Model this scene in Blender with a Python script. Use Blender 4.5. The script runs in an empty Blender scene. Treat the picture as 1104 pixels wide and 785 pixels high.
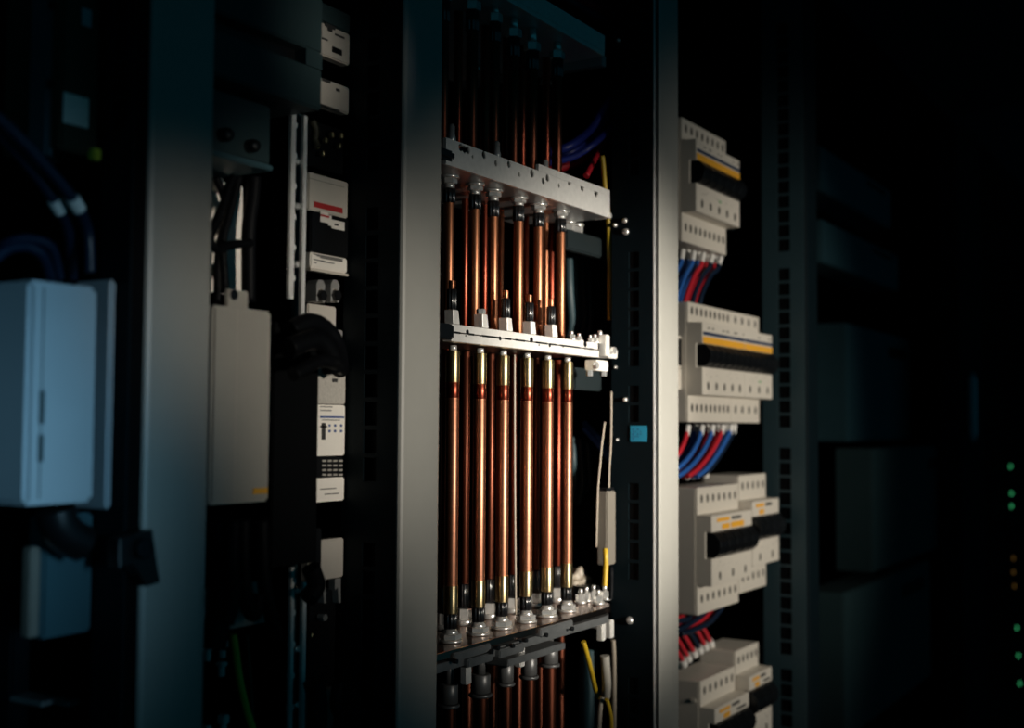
import bpy, bmesh, math, random
from mathutils import Vector, Matrix
random.seed(7)
S = bpy.context.scene
COL = S.collection
# ------------------------------------------------------------------ camera
W_, H_, F_ = 1104.0, 785.0, 1330.0
D0, ZC = 0.644, 1.30                       # distance of the cabinet fronts, camera height
TH = math.atan2(800.0, F_)
fw = Vector((math.cos(TH), math.sin(TH), 0)); rt = Vector((math.sin(TH), -math.cos(TH), 0)); up = Vector((0, 0, 1))
pt = math.atan2(67.0, F_); rl = math.radians(0.33)
f3 = fw * math.cos(pt) + up * math.sin(pt); u3 = up * math.cos(pt) - fw * math.sin(pt)
r3 = rt * math.cos(rl) + u3 * math.sin(rl); u4 = u3 * math.cos(rl) - rt * math.sin(rl)
CAM = Vector((0, -D0, ZC))
cd = bpy.data.cameras.new('camera'); cam = bpy.data.objects.new('camera', cd); COL.objects.link(cam)
cam.matrix_world = Matrix(((r3.x, u4.x, -f3.x, CAM.x), (r3.y, u4.y, -f3.y, CAM.y), (r3.z, u4.z, -f3.z, CAM.z), (0, 0, 0, 1)))
cd.sensor_width = 36; cd.lens = F_ * 36 / W_; cd.clip_start = 0.02
cd.dof.use_dof = True; cd.dof.focus_distance = 1.26; cd.dof.aperture_fstop = cd.lens / 11.0
cd.dof.aperture_blades = 9
S.camera = cam

def ray(px, py): return (f3 + r3 * ((px - W_ / 2) / F_) + u4 * ((H_ / 2 - py) / F_)).normalized()
def PY(px, py, y):                          # point of the place on the plane Y = y
    d = ray(px, py); return CAM + d * ((y - CAM.y) / d.y)
def PX(px, py, x):                          # ... on the plane X = x
    d = ray(px, py); return CAM + d * ((x - CAM.x) / d.x)

def PX_at(x, y, py):
    """height at which the vertical line (x, y) crosses pixel row py"""
    d = Vector((x, y, 0)) - Vector((CAM.x, CAM.y, 0)); lo, hi = -1.0, 4.0
    def row(z):
        v = Vector((x, y, z)) - CAM; return H_ / 2 - F_ * v.dot(u4) / v.dot(f3)
    for _ in range(50):
        mid = (lo + hi) / 2
        if row(mid) > py: lo = mid
        else: hi = mid
    return (lo + hi) / 2

# ------------------------------------------------------------------ materials
MAT = {}
def mat(name, col, rough=.5, metal=0.0, noise=0.0, nscale=30.0, stretch=(1, 1, 1), bump=0.0, spec=.5, emit=0.0, aniso=None):
    m = bpy.data.materials.new(name); m.use_nodes = True; nt = m.node_tree; b = nt.nodes['Principled BSDF']
    b.inputs['Base Color'].default_value = (*col, 1); b.inputs['Roughness'].default_value = rough
    b.inputs['Metallic'].default_value = metal; b.inputs['Specular IOR Level'].default_value = spec
    tc = nt.nodes.new('ShaderNodeTexCoord'); mp = nt.nodes.new('ShaderNodeMapping'); mp.inputs['Scale'].default_value = stretch
    nz = nt.nodes.new('ShaderNodeTexNoise'); nz.inputs['Scale'].default_value = nscale; nz.inputs['Detail'].default_value = 4
    nt.links.new(tc.outputs['Object'], mp.inputs['Vector']); nt.links.new(mp.outputs['Vector'], nz.inputs['Vector'])
    if noise:
        mx = nt.nodes.new('ShaderNodeMix'); mx.data_type = 'RGBA'
        mx.inputs['A'].default_value = (*[c * (1 - noise) for c in col], 1); mx.inputs['B'].default_value = (*[min(1, c * (1 + noise)) for c in col], 1)
        nt.links.new(nz.outputs['Fac'], mx.inputs['Factor']); nt.links.new(mx.outputs['Result'], b.inputs['Base Color'])
        mr = nt.nodes.new('ShaderNodeMapRange'); mr.inputs['To Min'].default_value = rough * (1 - noise * .6); mr.inputs['To Max'].default_value = min(1, rough * (1 + noise * .6))
        nt.links.new(nz.outputs['Fac'], mr.inputs['Value']); nt.links.new(mr.outputs['Result'], b.inputs['Roughness'])
    if bump:
        bp = nt.nodes.new('ShaderNodeBump'); bp.inputs['Strength'].default_value = bump; bp.inputs['Distance'].default_value = .001
        nt.links.new(nz.outputs['Fac'], bp.inputs['Height']); nt.links.new(bp.outputs['Normal'], b.inputs['Normal'])
    if emit:
        b.inputs['Emission Color'].default_value = (*col, 1); b.inputs['Emission Strength'].default_value = emit
    MAT[name] = m; return m
M = lambda n: MAT[n]
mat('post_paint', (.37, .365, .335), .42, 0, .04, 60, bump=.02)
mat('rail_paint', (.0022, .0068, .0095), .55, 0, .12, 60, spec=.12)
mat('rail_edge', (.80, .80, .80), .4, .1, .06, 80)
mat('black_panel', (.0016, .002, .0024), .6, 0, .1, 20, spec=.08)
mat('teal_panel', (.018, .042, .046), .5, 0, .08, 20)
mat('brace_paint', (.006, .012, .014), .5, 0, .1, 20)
mat('rail_paint_lit', (.020, .045, .055), .5, 0, .1, 20)  # rail paint lightened for the light falling on the last rail
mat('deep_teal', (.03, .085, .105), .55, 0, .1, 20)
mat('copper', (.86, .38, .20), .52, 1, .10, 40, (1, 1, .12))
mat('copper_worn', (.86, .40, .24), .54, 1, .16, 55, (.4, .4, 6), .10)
mat('copper_red', (.42, .095, .055), .42, 1, .15, 60, (.4, .4, 4), .03)  # real red bands, and rear tubes reddened for interreflection
mat('copper_shaded', (.26, .085, .05), .5, 1, .15, 40, (1, 1, .12), .03)  # copper darkened in its colour for tubes standing in shade
mat('steel_shaded', (.16, .16, .16), .4, .5, .15, 60)  # steel darkened in its colour for the shaded plate and collars
mat('wire_indigo', (.018, .032, .24), .4, 0, .06, 60)
mat('plate_steel', (.21, .22, .225), .34, .6, .25, 90, (1, 1, 1), .05)
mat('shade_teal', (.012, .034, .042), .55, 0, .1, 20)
mat('brass', (.78, .62, .34), .42, 1, .1, 60, (.5, .5, 5), .04)
mat('zinc', (.86, .845, .81), .42, .35, .14, 170, bump=.08)
mat('bright_steel', (.88, .87, .84), .24, .72, .1, 80)
mat('grey_steel', (.50, .51, .51), .32, .6, .2, 90, (1, 1, 1), .05)
mat('copper_plate', (.44, .30, .24), .22, 1, .2, 40, (.3, 3, 1), .03)
mat('sleeve_black', (.008, .008, .009), .20, 0, .1, 60, spec=1.0)
mat('beige_plastic', (.66, .61, .53), .45, 0, .04, 90)
mat('beige_shell', (.56, .52, .46), .45, 0, .04, 90)
mat('grey_plastic', (.43, .405, .355), .5, 0, .06, 40)
mat('taupe_shaded', (.17, .155, .13), .5, 0, .06, 40)  # grey plastic darkened in its colour to carry shade
mat('blue_grey', (.40, .46, .50), .5, 0, .05, 30)
mat('black_plastic', (.004, .0045, .0055), .35, 0, .1, 60)
mat('navy_strip', (.02, .04, .09), .45, 0, .1, 60)
mat('orange_strip', (.86, .42, .035), .45, 0, .06, 60)
mat('screw_dark', (.045, .042, .036), .5, .4, .2, 200)
mat('wire_blue', (.025, .12, .42), .38, 0, .06, 60)
mat('wire_navy', (.004, .013, .034), .4, 0, .06, 60)
mat('wire_red', (.55, .02, .035), .38, 0, .06, 60)
mat('wire_yellow', (.55, .36, .02), .4, 0, .06, 60)
mat('wire_green', (.52, .55, .05), .4, 0, .2, 60)
mat('wire_black', (.0035, .004, .005), .5, 0, .1, 60, spec=.08)
mat('wire_cream', (.36, .31, .245), .5, 0, .06, 60)
mat('ferrule_white', (.82, .80, .76), .35, 0, .04, 60)
mat('label_white', (.90, .85, .77), .55, 0, .05, 200)
mat('label_grey', (.50, .47, .42), .6, 0, .35, 900, (1, 1, .5))
mat('label_red', (.5, .03, .03), .5, 0, .1, 200)
mat('label_blue', (.03, .08, .26), .5, 0, .1, 200)
mat('label_cyan', (.02, .29, .48), .5, 0, .05, 60)
mat('label_ink', (.03, .03, .03), .6, 0, .1, 200)
mat('ink_blue', (.02, .10, .22), .6, 0, .1, 200)
mat('ink_green', (.10, .35, .12), .6, 0, .1, 200)
mat('umber', (.03, .028, .012), .6, 0, .2, 40)
mat('led_green', (.10, .95, .35), .4, 0, emit=.55)
mat('led_amber', (.85, .45, .10), .4, 0, emit=.12)
mat('concrete', (.08, .085, .09), .8, 0, .2, 6)
mat('wall_paint', (.05, .06, .07), .8, 0, .1, 6)
# ringed texture for the worn copper: fine rings around the tube
def ring(name, scale):
    nt = MAT[name].node_tree; b = nt.nodes['Principled BSDF']
    wv = nt.nodes.new('ShaderNodeTexWave'); wv.bands_direction = 'Z'; wv.inputs['Scale'].default_value = scale
    wv.inputs['Distortion'].default_value = 2.5; wv.inputs['Detail'].default_value = 3
    tc = nt.nodes['Texture Coordinate']; nt.links.new(tc.outputs['Object'], wv.inputs['Vector'])
    bp = nt.nodes.new('ShaderNodeBump'); bp.inputs['Strength'].default_value = .10; bp.inputs['Distance'].default_value = .0004
    nt.links.new(wv.outputs['Fac'], bp.inputs['Height']); nt.links.new(bp.outputs['Normal'], b.inputs['Normal'])
ring('copper_worn', 90); ring('brass', 120)
for n_, a_ in (('copper', .75), ('copper_worn', .82), ('copper_red', .75), ('copper_shaded', .7), ('brass', .8)):   # drawn tube: highlights run along the axis
    nt = MAT[n_].node_tree; b = nt.nodes['Principled BSDF']; tg = nt.nodes.new('ShaderNodeTangent'); tg.direction_type = 'RADIAL'; tg.axis = 'Z'
    nt.links.new(tg.outputs['Tangent'], b.inputs['Tangent']); b.inputs['Anisotropic'].default_value = a_; b.inputs['Anisotropic Rotation'].default_value = .25

# ------------------------------------------------------------------ mesh helpers
class MB:
    def __init__(s): s.b = bmesh.new(); s.mats = []; s.cur = 0
    def use(s, name):
        if name not in s.mats: s.mats.append(name)
        s.cur = s.mats.index(name); return s
    def _tag(s, n0):
        s.b.faces.ensure_lookup_table()
        for f in s.b.faces[n0:]: f.material_index = s.cur
    def box(s, x0, x1, y0, y1, z0, z1, bev=0.0):
        n0 = len(s.b.faces)
        r = bmesh.ops.create_cube(s.b, size=1)
        for v in r['verts']:
            v.co = Vector(((x0 + x1) / 2 + v.co.x * (x1 - x0), (y0 + y1) / 2 + v.co.y * (y1 - y0), (z0 + z1) / 2 + v.co.z * (z1 - z0)))
        if bev:
            es = {e for v in r['verts'] for e in v.link_edges}
            s.b.faces.ensure_lookup_table()
            bmesh.ops.bevel(s.b, geom=list(es), offset=bev, segments=2, affect='EDGES', clamp_overlap=True)
            s.b.faces.ensure_lookup_table()
        s._tag(n0); return s
    def prism(s, pts, a, b, axis='x'):       # polygon swept along an axis; pts in the other two axes
        n0 = len(s.b.faces)
        def mk(p, t): return {'x': (t, p[0], p[1]), 'y': (p[0], t, p[1]), 'z': (p[0], p[1], t)}[axis]
        A = [s.b.verts.new(mk(p, a)) for p in pts]; B = [s.b.verts.new(mk(p, b)) for p in pts]; n = len(pts)
        fs = [s.b.faces.new(A), s.b.faces.new(B[::-1])]
        for i in range(n): fs.append(s.b.faces.new((A[i], B[i], B[(i + 1) % n], A[(i + 1) % n])))
        bmesh.ops.recalc_face_normals(s.b, faces=fs)
        s._tag(n0); return s
    def lathe(s, c, prof, axis='z', seg=24, smooth=True, flute=0, fdepth=0.0):   # prof: (r, t) along the axis
        n0 = len(s.b.faces); rings = []
        for r, t in prof:
            rg = []
            for i in range(seg):
                a = 2 * math.pi * i / seg; rr = r
                if flute: rr = r * (1 - fdepth * (0.5 - 0.5 * math.cos(flute * a)))
                p, q = rr * math.cos(a), rr * math.sin(a)
                o = {'z': (p, q, t), 'y': (p, t, q), 'x': (t, p, q)}[axis]
                rg.append(s.b.verts.new(Vector(c) + Vector(o)))
            rings.append(rg)
        fs = []
        for a, b in zip(rings, rings[1:]):
            for i in range(seg): fs.append(s.b.faces.new((a[i], a[(i + 1) % seg], b[(i + 1) % seg], b[i])))
        side = list(fs)
        fs.append(s.b.faces.new(rings[0][::-1])); fs.append(s.b.faces.new(rings[-1]))
        bmesh.ops.recalc_face_normals(s.b, faces=fs)
        if smooth:
            for f in side: f.smooth = True
        s._tag(n0); return s
    def cyl(s, c, r, t0, t1, axis='z', seg=24, ch=0.0, smooth=True):
        if ch: return s.lathe(c, [(r - ch, t0), (r, t0 + ch), (r, t1 - ch), (r - ch, t1)], axis, seg, smooth)
        return s.lathe(c, [(r, t0), (r, t1)], axis, seg, smooth)
    def hexa(s, c, r, t0, t1, axis='z'): return s.lathe(c, [(r * .92, t0), (r, t0 + .0008), (r, t1 - .0008), (r * .92, t1)], axis, 6, False)
    def tube(s, pts, r, seg=10, sub=8):
        n0 = len(s.b.faces); P = spline(pts, sub); rings = []
        t = (P[1] - P[0]).normalized(); n = t.orthogonal().normalized()
        for i, p in enumerate(P):
            t2 = (P[min(i + 1, len(P) - 1)] - P[max(i - 1, 0)]).normalized()
            n = (n - t2 * n.dot(t2)).normalized(); bn = t2.cross(n)
            rings.append([s.b.verts.new(p + (n * math.cos(2 * math.pi * k / seg) + bn * math.sin(2 * math.pi * k / seg)) * r) for k in range(seg)])
        fs = []
        for a, b in zip(rings, rings[1:]):
            for i in range(seg): fs.append(s.b.faces.new((a[i], a[(i + 1) % seg], b[(i + 1) % seg], b[i])))
        for f in fs: f.smooth = True
        fs.append(s.b.faces.new(rings[0][::-1])); fs.append(s.b.faces.new(rings[-1]))
        bmesh.ops.recalc_face_normals(s.b, faces=fs)
        s._tag(n0); return s
    def build(s, name, material=None, parent=None, bevel=0.0, base=None):
        if material and not s.mats: s.mats = [material]
        me = bpy.data.meshes.new(name)
        # put the origin where the thing stands so that parts keep true local shapes
        vs = [v.co for v in s.b.verts]
        if base is None:
            lo = [min(v[i] for v in vs) for i in range(3)]; hi = [max(v[i] for v in vs) for i in range(3)]
            base = Vector(((lo[0] + hi[0]) / 2, (lo[1] + hi[1]) / 2, lo[2]))
        base = Vector(base)
        bmesh.ops.translate(s.b, verts=s.b.verts, vec=-base)
        s.b.to_mesh(me); s.b.free()
        for n in (s.mats or ['grey_plastic']): me.materials.append(MAT[n])
        o = bpy.data.objects.new(name, me); COL.objects.link(o)
        if parent is not None:
            o.parent = parent; o.location = base - world_loc(parent)
        else: o.location = base
        if bevel:
            m = o.modifiers.new('bevel', 'BEVEL'); m.width = bevel; m.segments = 2; m.limit_method = 'ANGLE'; m.angle_limit = .7
        return o
def world_loc(o):
    l = o.location.copy()
    while o.parent is not None: o = o.parent; l = l + o.location
    return l
def spline(pts, sub=8):
    pts = [Vector(p) for p in pts]
    if len(pts) == 2: return pts
    out = []; n = len(pts)
    for i in range(n - 1):
        p0, p1, p2, p3 = pts[max(i - 1, 0)], pts[i], pts[i + 1], pts[min(i + 2, n - 1)]
        for k in range(sub):
            t = k / sub
            out.append(.5 * ((2 * p1) + (p2 - p0) * t + (2 * p0 - 5 * p1 + 4 * p2 - p3) * t * t + (3 * p1 - p0 - 3 * p2 + p3) * t ** 3))
    out.append(pts[-1]); return out
def tag(o, label, cat, group=None):
    o['label'] = label; o['category'] = cat
    if group: o['group'] = group
    return o
def thing(name, label, cat, loc, group=None):
    o = bpy.data.objects.new(name, None); COL.objects.link(o); o.location = loc; o.empty_display_size = .02
    return tag(o, label, cat, group)
def structure(o): o['kind'] = 'structure'; return o
def cut(o, cutter_mb):                      # real holes: boolean, applied at once, the cutter removed
    c = cutter_mb.build('cutter'); m = o.modifiers.new('holes', 'BOOLEAN'); m.object = c; m.operation = 'DIFFERENCE'; m.solver = 'EXACT'; m.use_self = True
    bpy.context.view_layer.update(); dg = bpy.context.evaluated_depsgraph_get()
    me = bpy.data.meshes.new_from_object(o.evaluated_get(dg)); old = o.data; o.modifiers.clear(); o.data = me; me.name = old.name
    bpy.data.meshes.remove(old); cm = c.data; bpy.data.objects.remove(c); bpy.data.meshes.remove(cm)

# ------------------------------------------------------------------ the room
structure(MB().box(-2.5, 6.5, -3.2, 1.2, -.1, 0).build('floor', 'concrete'))
structure(MB().box(-2.5, 6.5, -3.2, 1.2, 2.9, 3.0).build('ceiling', 'wall_paint'))
structure(MB().box(-2.5, 6.5, 1.2, 1.3, 0, 2.9).build('wall_back', 'wall_paint'))
structure(MB().box(6.5, 6.6, -3.2, 1.3, 0, 2.9).build('wall_right', 'wall_paint'))

# ------------------------------------------------------------------ cabinet frames
PW = .061
def xface(px, py=480): return PY(px, py, 0).x
XP = [xface(155.5), xface(432.5), xface(711.3), xface(871)]      # left edges of the four upright posts
DEEP = .52; TOP = 2.08; FOOT = .1
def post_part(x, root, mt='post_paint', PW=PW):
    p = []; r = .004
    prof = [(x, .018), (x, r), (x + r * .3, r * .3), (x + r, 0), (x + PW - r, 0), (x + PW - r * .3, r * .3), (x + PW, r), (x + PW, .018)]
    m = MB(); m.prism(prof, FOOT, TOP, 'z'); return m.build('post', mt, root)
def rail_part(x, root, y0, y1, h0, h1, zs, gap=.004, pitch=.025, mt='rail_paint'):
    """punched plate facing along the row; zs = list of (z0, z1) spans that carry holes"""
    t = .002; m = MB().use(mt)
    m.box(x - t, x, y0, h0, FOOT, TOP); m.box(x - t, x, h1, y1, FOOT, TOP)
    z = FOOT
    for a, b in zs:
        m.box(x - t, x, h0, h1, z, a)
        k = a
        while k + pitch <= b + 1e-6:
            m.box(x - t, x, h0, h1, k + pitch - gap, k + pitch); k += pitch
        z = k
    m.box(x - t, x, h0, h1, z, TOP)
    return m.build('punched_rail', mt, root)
CABS = []
def cabinet(label, xl, k, groove, hole_px, spans, back='black_panel'):
    x = XP[k]; xr = x + PW; pw = PW + (.0015 if k == 2 else 0)
    root = thing('cabinet_frame', label, 'cabinet', (xl + .3 * (xr - xl), .25, 0), 'electrical cabinet frames in the row')
    post_part(x, root, 'rail_paint' if k == 3 else 'post_paint', pw)
    xrail = x - groove
    h0, h1 = PX(hole_px[1], 480, xrail).y, PX(hole_px[0], 480, xrail).y
    back_y = PX(hole_px[2], 480, xrail).y
    rail_part(xrail, root, .002, back_y, h0, h1, spans, mt='rail_paint_lit' if k == 3 else 'rail_paint')
    if groove > .005:
        if k == 2: MB().box(xrail - .0018, xrail - .0002, -.0002, .0019, FOOT, TOP).build('rail_edge', 'rail_edge', root)
        MB().box(xrail + .0003, x - .0003, .0025, back_y, FOOT, TOP).build('dark_groove_filler', 'black_panel', root)  # black filler added so the groove and rail holes stay dark
    MB().box(x + .004, x + PW - .004, .0185, back_y + .004, FOOT, TOP).build('dark_hollow_box', 'black_panel', root)  # solid black box standing in for the darkness inside the post
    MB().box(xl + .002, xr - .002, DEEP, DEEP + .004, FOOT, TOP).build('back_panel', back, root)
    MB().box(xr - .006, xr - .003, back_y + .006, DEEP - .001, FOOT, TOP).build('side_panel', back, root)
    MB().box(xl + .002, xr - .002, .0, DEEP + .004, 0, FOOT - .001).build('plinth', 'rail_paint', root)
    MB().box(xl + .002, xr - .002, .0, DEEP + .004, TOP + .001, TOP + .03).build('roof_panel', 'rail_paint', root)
    root['xr'] = xr; CABS.append(root); return root, xrail, (h0, h1, back_y)
def zat(px, py, x): return PX(px, py, x).z
def spans_from(px, x, pys):                 # hole spans given as pixel rows, bottom to top
    return sorted((min(zat(px, a, x), zat(px, b, x)), max(zat(px, a, x), zat(px, b, x))) for a, b in pys)
XLEFT = -.05
cA, rA, _ = cabinet('nearest cabinet frame, with the blurred wide post in front of the pale blue box', XLEFT, 0, .012, (116, 130, 106), [(.3, 1.1), (1.5, 1.9)])
cB, rB, _ = cabinet('cabinet frame whose grey post stands directly left of the copper pipes', XP[0] + PW, 1, .0015, (393, 407, 370), [(.25, .98), (1.0, 1.22), (1.25, 1.5), (1.53, 2.0)])
spC = spans_from(684, XP[2] - .013, [(12, 190), (262, 395), (410, 455), (505, 625), (715, 880)])
cC, rC, hC = cabinet('cabinet frame around the copper pipes, its rail carrying the blue tag', XP[1] + PW, 2, .0135, (678.5, 689.5, 660), spC)
spD = [(.2, .9), (.92, 1.27), (1.30, 1.58), (1.6, 2.0)]
cD, rD, hD = cabinet('cabinet frame around the beige circuit breakers and their red and blue wires', XP[2] + PW, 3, .0065, (840, 853, 823), spD)

def front(px0, px1, pyt, pyb, y, depth, pl=None):
    """world extents of a box whose front face on plane y shows between these pixels (heights read on its left edge)"""
    pl = px0 if pl is None else pl
    x0 = PY(px0, (pyt + pyb) / 2, y).x; x1 = PY(px1, (pyt + pyb) / 2, y).x
    z1 = PY(pl, pyt, y).z; z0 = PY(pl, pyb, y).z
    return x0, x1, y, y + depth, z0, z1
def fbox(m, *a, bev=.0, **k): return m.box(*front(*a, **k), bev=bev)
def zy(px, py, y): return PY(px, py, y).z
def xy(px, py, y): return PY(px, py, y).x

# cross members and brackets of the copper pipe cabinet
m = MB(); x1 = rC - .004
a = front(611, 662, 246, 268, .077, .01); m.box(a[0], XP[2] + PW - .008, .077, .089, a[4], a[5], .002); m.build('cross_member', 'brace_paint', cC)
a = front(620, 664, 396, 420, .077, .01); m = MB(); m.box(a[0], XP[2] + PW - .008, .077, .089, a[4], a[5], .002); m.build('cross_member', 'brace_paint', cC)
for (px, py, r) in ((674, 238, .0035), (675, 250, .0045), (679, 669, .005), (666, 474, .002), (667, 44, .003), (674.5, 431, .0032), (664, 396, .0022), (663.5, 243, .003)):
    p = PX(px, py, rC - .002); m = MB().use('bright_steel')
    m.lathe((p.x, p.y, p.z), [(r, 0), (r, -.002), (r * .7, -.004), (r * .2, -.0048)], 'x', 16)
    m.build('rail_screw', 'bright_steel', cC)

# blue tag hanging on the rail
tagx = rC - .0025
pa, pb = PX(680, 459, tagx), PX(697.5, 475, tagx)
pa2 = PX(680.5, 476, tagx)
root = thing('inventory_tag', 'small bright blue printed tag stuck on the dark punched rail right of the pipes', 'tag', (tagx, (pa.y + pb.y) / 2, pb.z))
MB().box(tagx - .0008, tagx - .0001, min(pa.y, pb.y), max(pa.y, pb.y), pa2.z, pa.z).build('tag_face', 'label_cyan', root)
m = MB(); yy = [PX(q, 466, tagx).y for q in (683, 685.5, 688, 691)]; zz = [PX(683, q, tagx).z for q in (463, 465.5, 468, 470.5, 473)]
for (i, j, w) in ((0, 0, 1), (0, 1, .6), (1, 1, .6), (0, 2, 1.2), (0, 3, .7), (0, 4, 1), (1, 3, .6), (2, 0, 1), (3, 1, .6), (2, 2, .7), (3, 2, .6), (2, 3, .8)):
    m.box(tagx - .0011, tagx - .0009, yy[i] - .0012 * w, yy[i] + .0012 * w, zz[j] - .0008, zz[j] + .0008)
m.build('print', 'ink_blue', root)

# ------------------------------------------------------------------ busbars and copper pipes
YB = .03                                     # front of the busbars
XL0 = xface(476) + .006
XR = rC - .02
def dark_holes(mb, spots, y0, y1):
    for x, z, r in spots: mb.cyl((x, 0, z), r, y0, y1, 'y', 14)
# -- top busbar -------------------------------------------------------------
def bolt(root, c, r, h, name='bolt', mt='bright_steel', stud=True):
    m = MB().use(mt)
    m.cyl(c, r * 1.45, 0, h * .18, 'z', 20); m.hexa(c, r, h * .18, h * .62)
    if stud: m.cyl(c, r * .5, h * .62, h, 'z', 12, r * .1)
    return m.build(name, mt, root)
xa = xy(481, 160, YB); xb = xy(657.5, 214, YB)
zT1, zT0 = zy(481, 148, YB), zy(481, 177, YB)
root = thing('busbar', 'galvanised angle busbar with punched holes at the top ends of the bright pipes', 'busbar', ((xa + xb) / 2, YB, zT0), 'busbars carrying the copper pipes')
m = MB(); m.box(xa, xb, YB, YB + .004, zT0, zT1)
fl = m.build('front_flange', 'zinc', root)
cm = MB()
for (px, py, r) in ((497, 159, .0042), (501, 161, .0042), (505, 162, .004), (522, 167, .0042), (535, 176, .0035), (549, 177, .0042), (560, 188, .0028), (574, 187, .0048), (586, 195, .0042), (590.5, 192, .0045), (614, 196, .0045), (628, 202, .005), (643, 207, .006), (510, 169, .0022), (603, 200, .003)):
    p = PY(px, py, YB); cm.cyl((p.x, 0, p.z), r, YB - .01, YB + .03, 'y', 14)
cut(fl, cm)
xs_ = xy(581, 190, YB); zR = PX_at(xy(640, 200, YB), YB, 198.6)
m = MB(); m.box(xs_, xb, YB + .0003, YB + .004, zT1 + .0003, zR); m.build('raised_flange', 'zinc', root)
m = MB(); m.box(xa, xb + .002, YB + .004, .155, zT0, zT0 + .004); m.build('plate', 'grey_steel', root)
m = MB(); m.box(xa + .002, xb - .004, YB + .012, YB + .016, zT0 + .006, zT1 - .001); m.build('insulating_strip', 'black_plastic', root)
for px in (484, 533, 585.5):
    p = PY(px, 160, YB + .012); z = zT1 - .002
    m = MB(); m.lathe((p.x, YB + .009, z), [(.0045, 0), (.0045, .008), (.0035, .011), (.0035, .019), (.0022, .021)], 'z', 14); m.build('stud', 'grey_steel', root)
m = MB(); m.box(xb - .004, xb + .001, YB - .003, YB + .02, zT0 - .001, zT0 + .006, .001); m.build('end_lug', 'bright_steel', root)
m = MB(); m.box(XL0, xa + .012, YB - .004, YB + .05, zT0 + .004, zT1 - .012, .003); m.build('insulator', 'black_plastic', root)

# -- middle busbar ------------------------------------------------------------
xa2 = xy(487, 360, YB); xb2 = xy(646, 380, YB)
zM1, zM0 = zy(487, 349, YB), zy(487, 368, YB)
rootM = thing('busbar', 'brightly lit middle busbar holding brass pipe ends below and black sleeves above', 'busbar', ((xa2 + xb2) / 2, YB, zM0), 'busbars carrying the copper pipes')
zc = (zM0 + zM1) / 2 + .0005
m = MB(); m.box(xa2, xb2, YB, YB + .010, zM0, zc - .0006); fl = m.build('front_flange', 'zinc', rootM, .0006)
m = MB(); m.box(xa2 - .003, xb2 - .002, YB + .0005, YB + .010, zc + .0006, zM1); m.build('upper_bar', 'zinc', rootM, .0006)
m = MB()
for px0, px1 in ((489, 496), (505, 511), (520, 538), (544, 551), (556, 566), (578, 590), (593, 600), (604, 625), (630, 640)):
    m.box(xy(px0, 360, YB), xy(px1, 360, YB), YB - .0004, YB + .004, zc - .0011, zc + .0009)
for px, py, r in ((504, 357.5, .0020), (539, 365, .0022), (573, 366.5, .003), (592.5, 372.5, .002), (607, 373.5, .0014), (631, 371, .0034), (502, 362, .0009), (581, 372, .001)):
    p = PY(px, py, YB); m.cyl((p.x, 0, p.z), r, YB - .0005, YB + .003, 'y', 14)
m.build('slot', 'black_plastic', rootM)
m = MB(); m.box(xa2 - .002, xb2 - .004, YB + .010, .165, zM0 + .001, zM0 + .006); m.build('plate', 'steel_shaded', rootM)
m = MB(); m.box(XL0, xa2 - .0035, YB - .006, YB + .05, zM0 + .001, zM1 - .001, .002); m.build('insulator', 'black_plastic', rootM)
m = MB(); m.box(xa2 - .012, xa2 - .003, YB - .002, YB + .006, zc - .001, zc + .004, .001); m.build('end_lug', 'bright_steel', rootM)
for px, h, r in ((613, .014, .0045), (621, .012, .004), (633, .012, .004), (638, .014, .005), (643.5, .021, .0055)):
    p = PY(px, 366, YB + .012); bolt(rootM, (p.x, YB + .008, zM1), r, h * .8)
# end clamp on the right
m = MB()
xc = xb2 + .001; c0 = PY(650, 375, YB)
m.box(c0.x - .003, c0.x + .007, YB - .006, YB + .004, zy(650, 384, YB), zy(650, 361, YB), .001); m.build('clamp_block', 'zinc', rootM)
m = MB(); q = PY(655, 380, YB); m.box(c0.x + .0075, c0.x + .032, YB - .004, YB + .012, zy(655, 386, YB), zy(655, 376, YB), .001); m.build('clamp_block', 'zinc', rootM)
m = MB(); m.box(xy(640, 394, YB), c0.x + .007, YB - .004, YB + .012, zy(645, 400, YB), zy(645, 388.5, YB), .001); m.build('clamp_block', 'zinc', rootM)
for px, py in ((659, 378), (640, 394)):
    p = PY(px, py, YB - .006); m = MB(); m.hexa((p.x, YB - .0075, p.z), .0045, -.004, .0015, 'y'); m.build('clamp_bolt', 'bright_steel', rootM)
for px, py in ((637, 402), (652, 402)):
    p = PY(px, py, YB + .002); m = MB(); m.hexa((p.x, YB + .004, p.z), .004, -.004, .003); m.build('clamp_bolt', 'grey_steel', rootM)

# -- lower busbar ---------------------------------------------------------------
YL = .03
zL = zy(480, 703, YL)
def lower_plate(y0, x0, x1, z0, z1, r, mt, name, root, yb=.20):
    pts = [(x0, yb), (x0, y0)]
    for i in range(9):
        a = -math.pi / 2 + i * math.pi / 2 / 8
        pts.append((x1 - r + r * math.cos(a), y0 + r + r * math.sin(a)))
    pts.append((x1, yb))
    m = MB(); m.prism(pts, z0, z1, 'z'); return m.build(name, mt, root, .0008)
xl0 = XL0; xr0 = xy(664, 655, YL + .012)
rootL = thing('busbar', 'heavy lower busbar shelf with layered dark plates and a rounded right end', 'busbar', ((xl0 + xr0) / 2, .1, zL - .03), 'busbars carrying the copper pipes')
lower_plate(YL, xl0, xr0, zL - .0075, zL, .05, 'copper_plate', 'top_plate', rootL)
lower_plate(YL + .002, xl0 + .012, xr0 - .002, zL - .0195, zL - .0105, .05, 'plate_steel', 'under_plate', rootL, .16)
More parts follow.
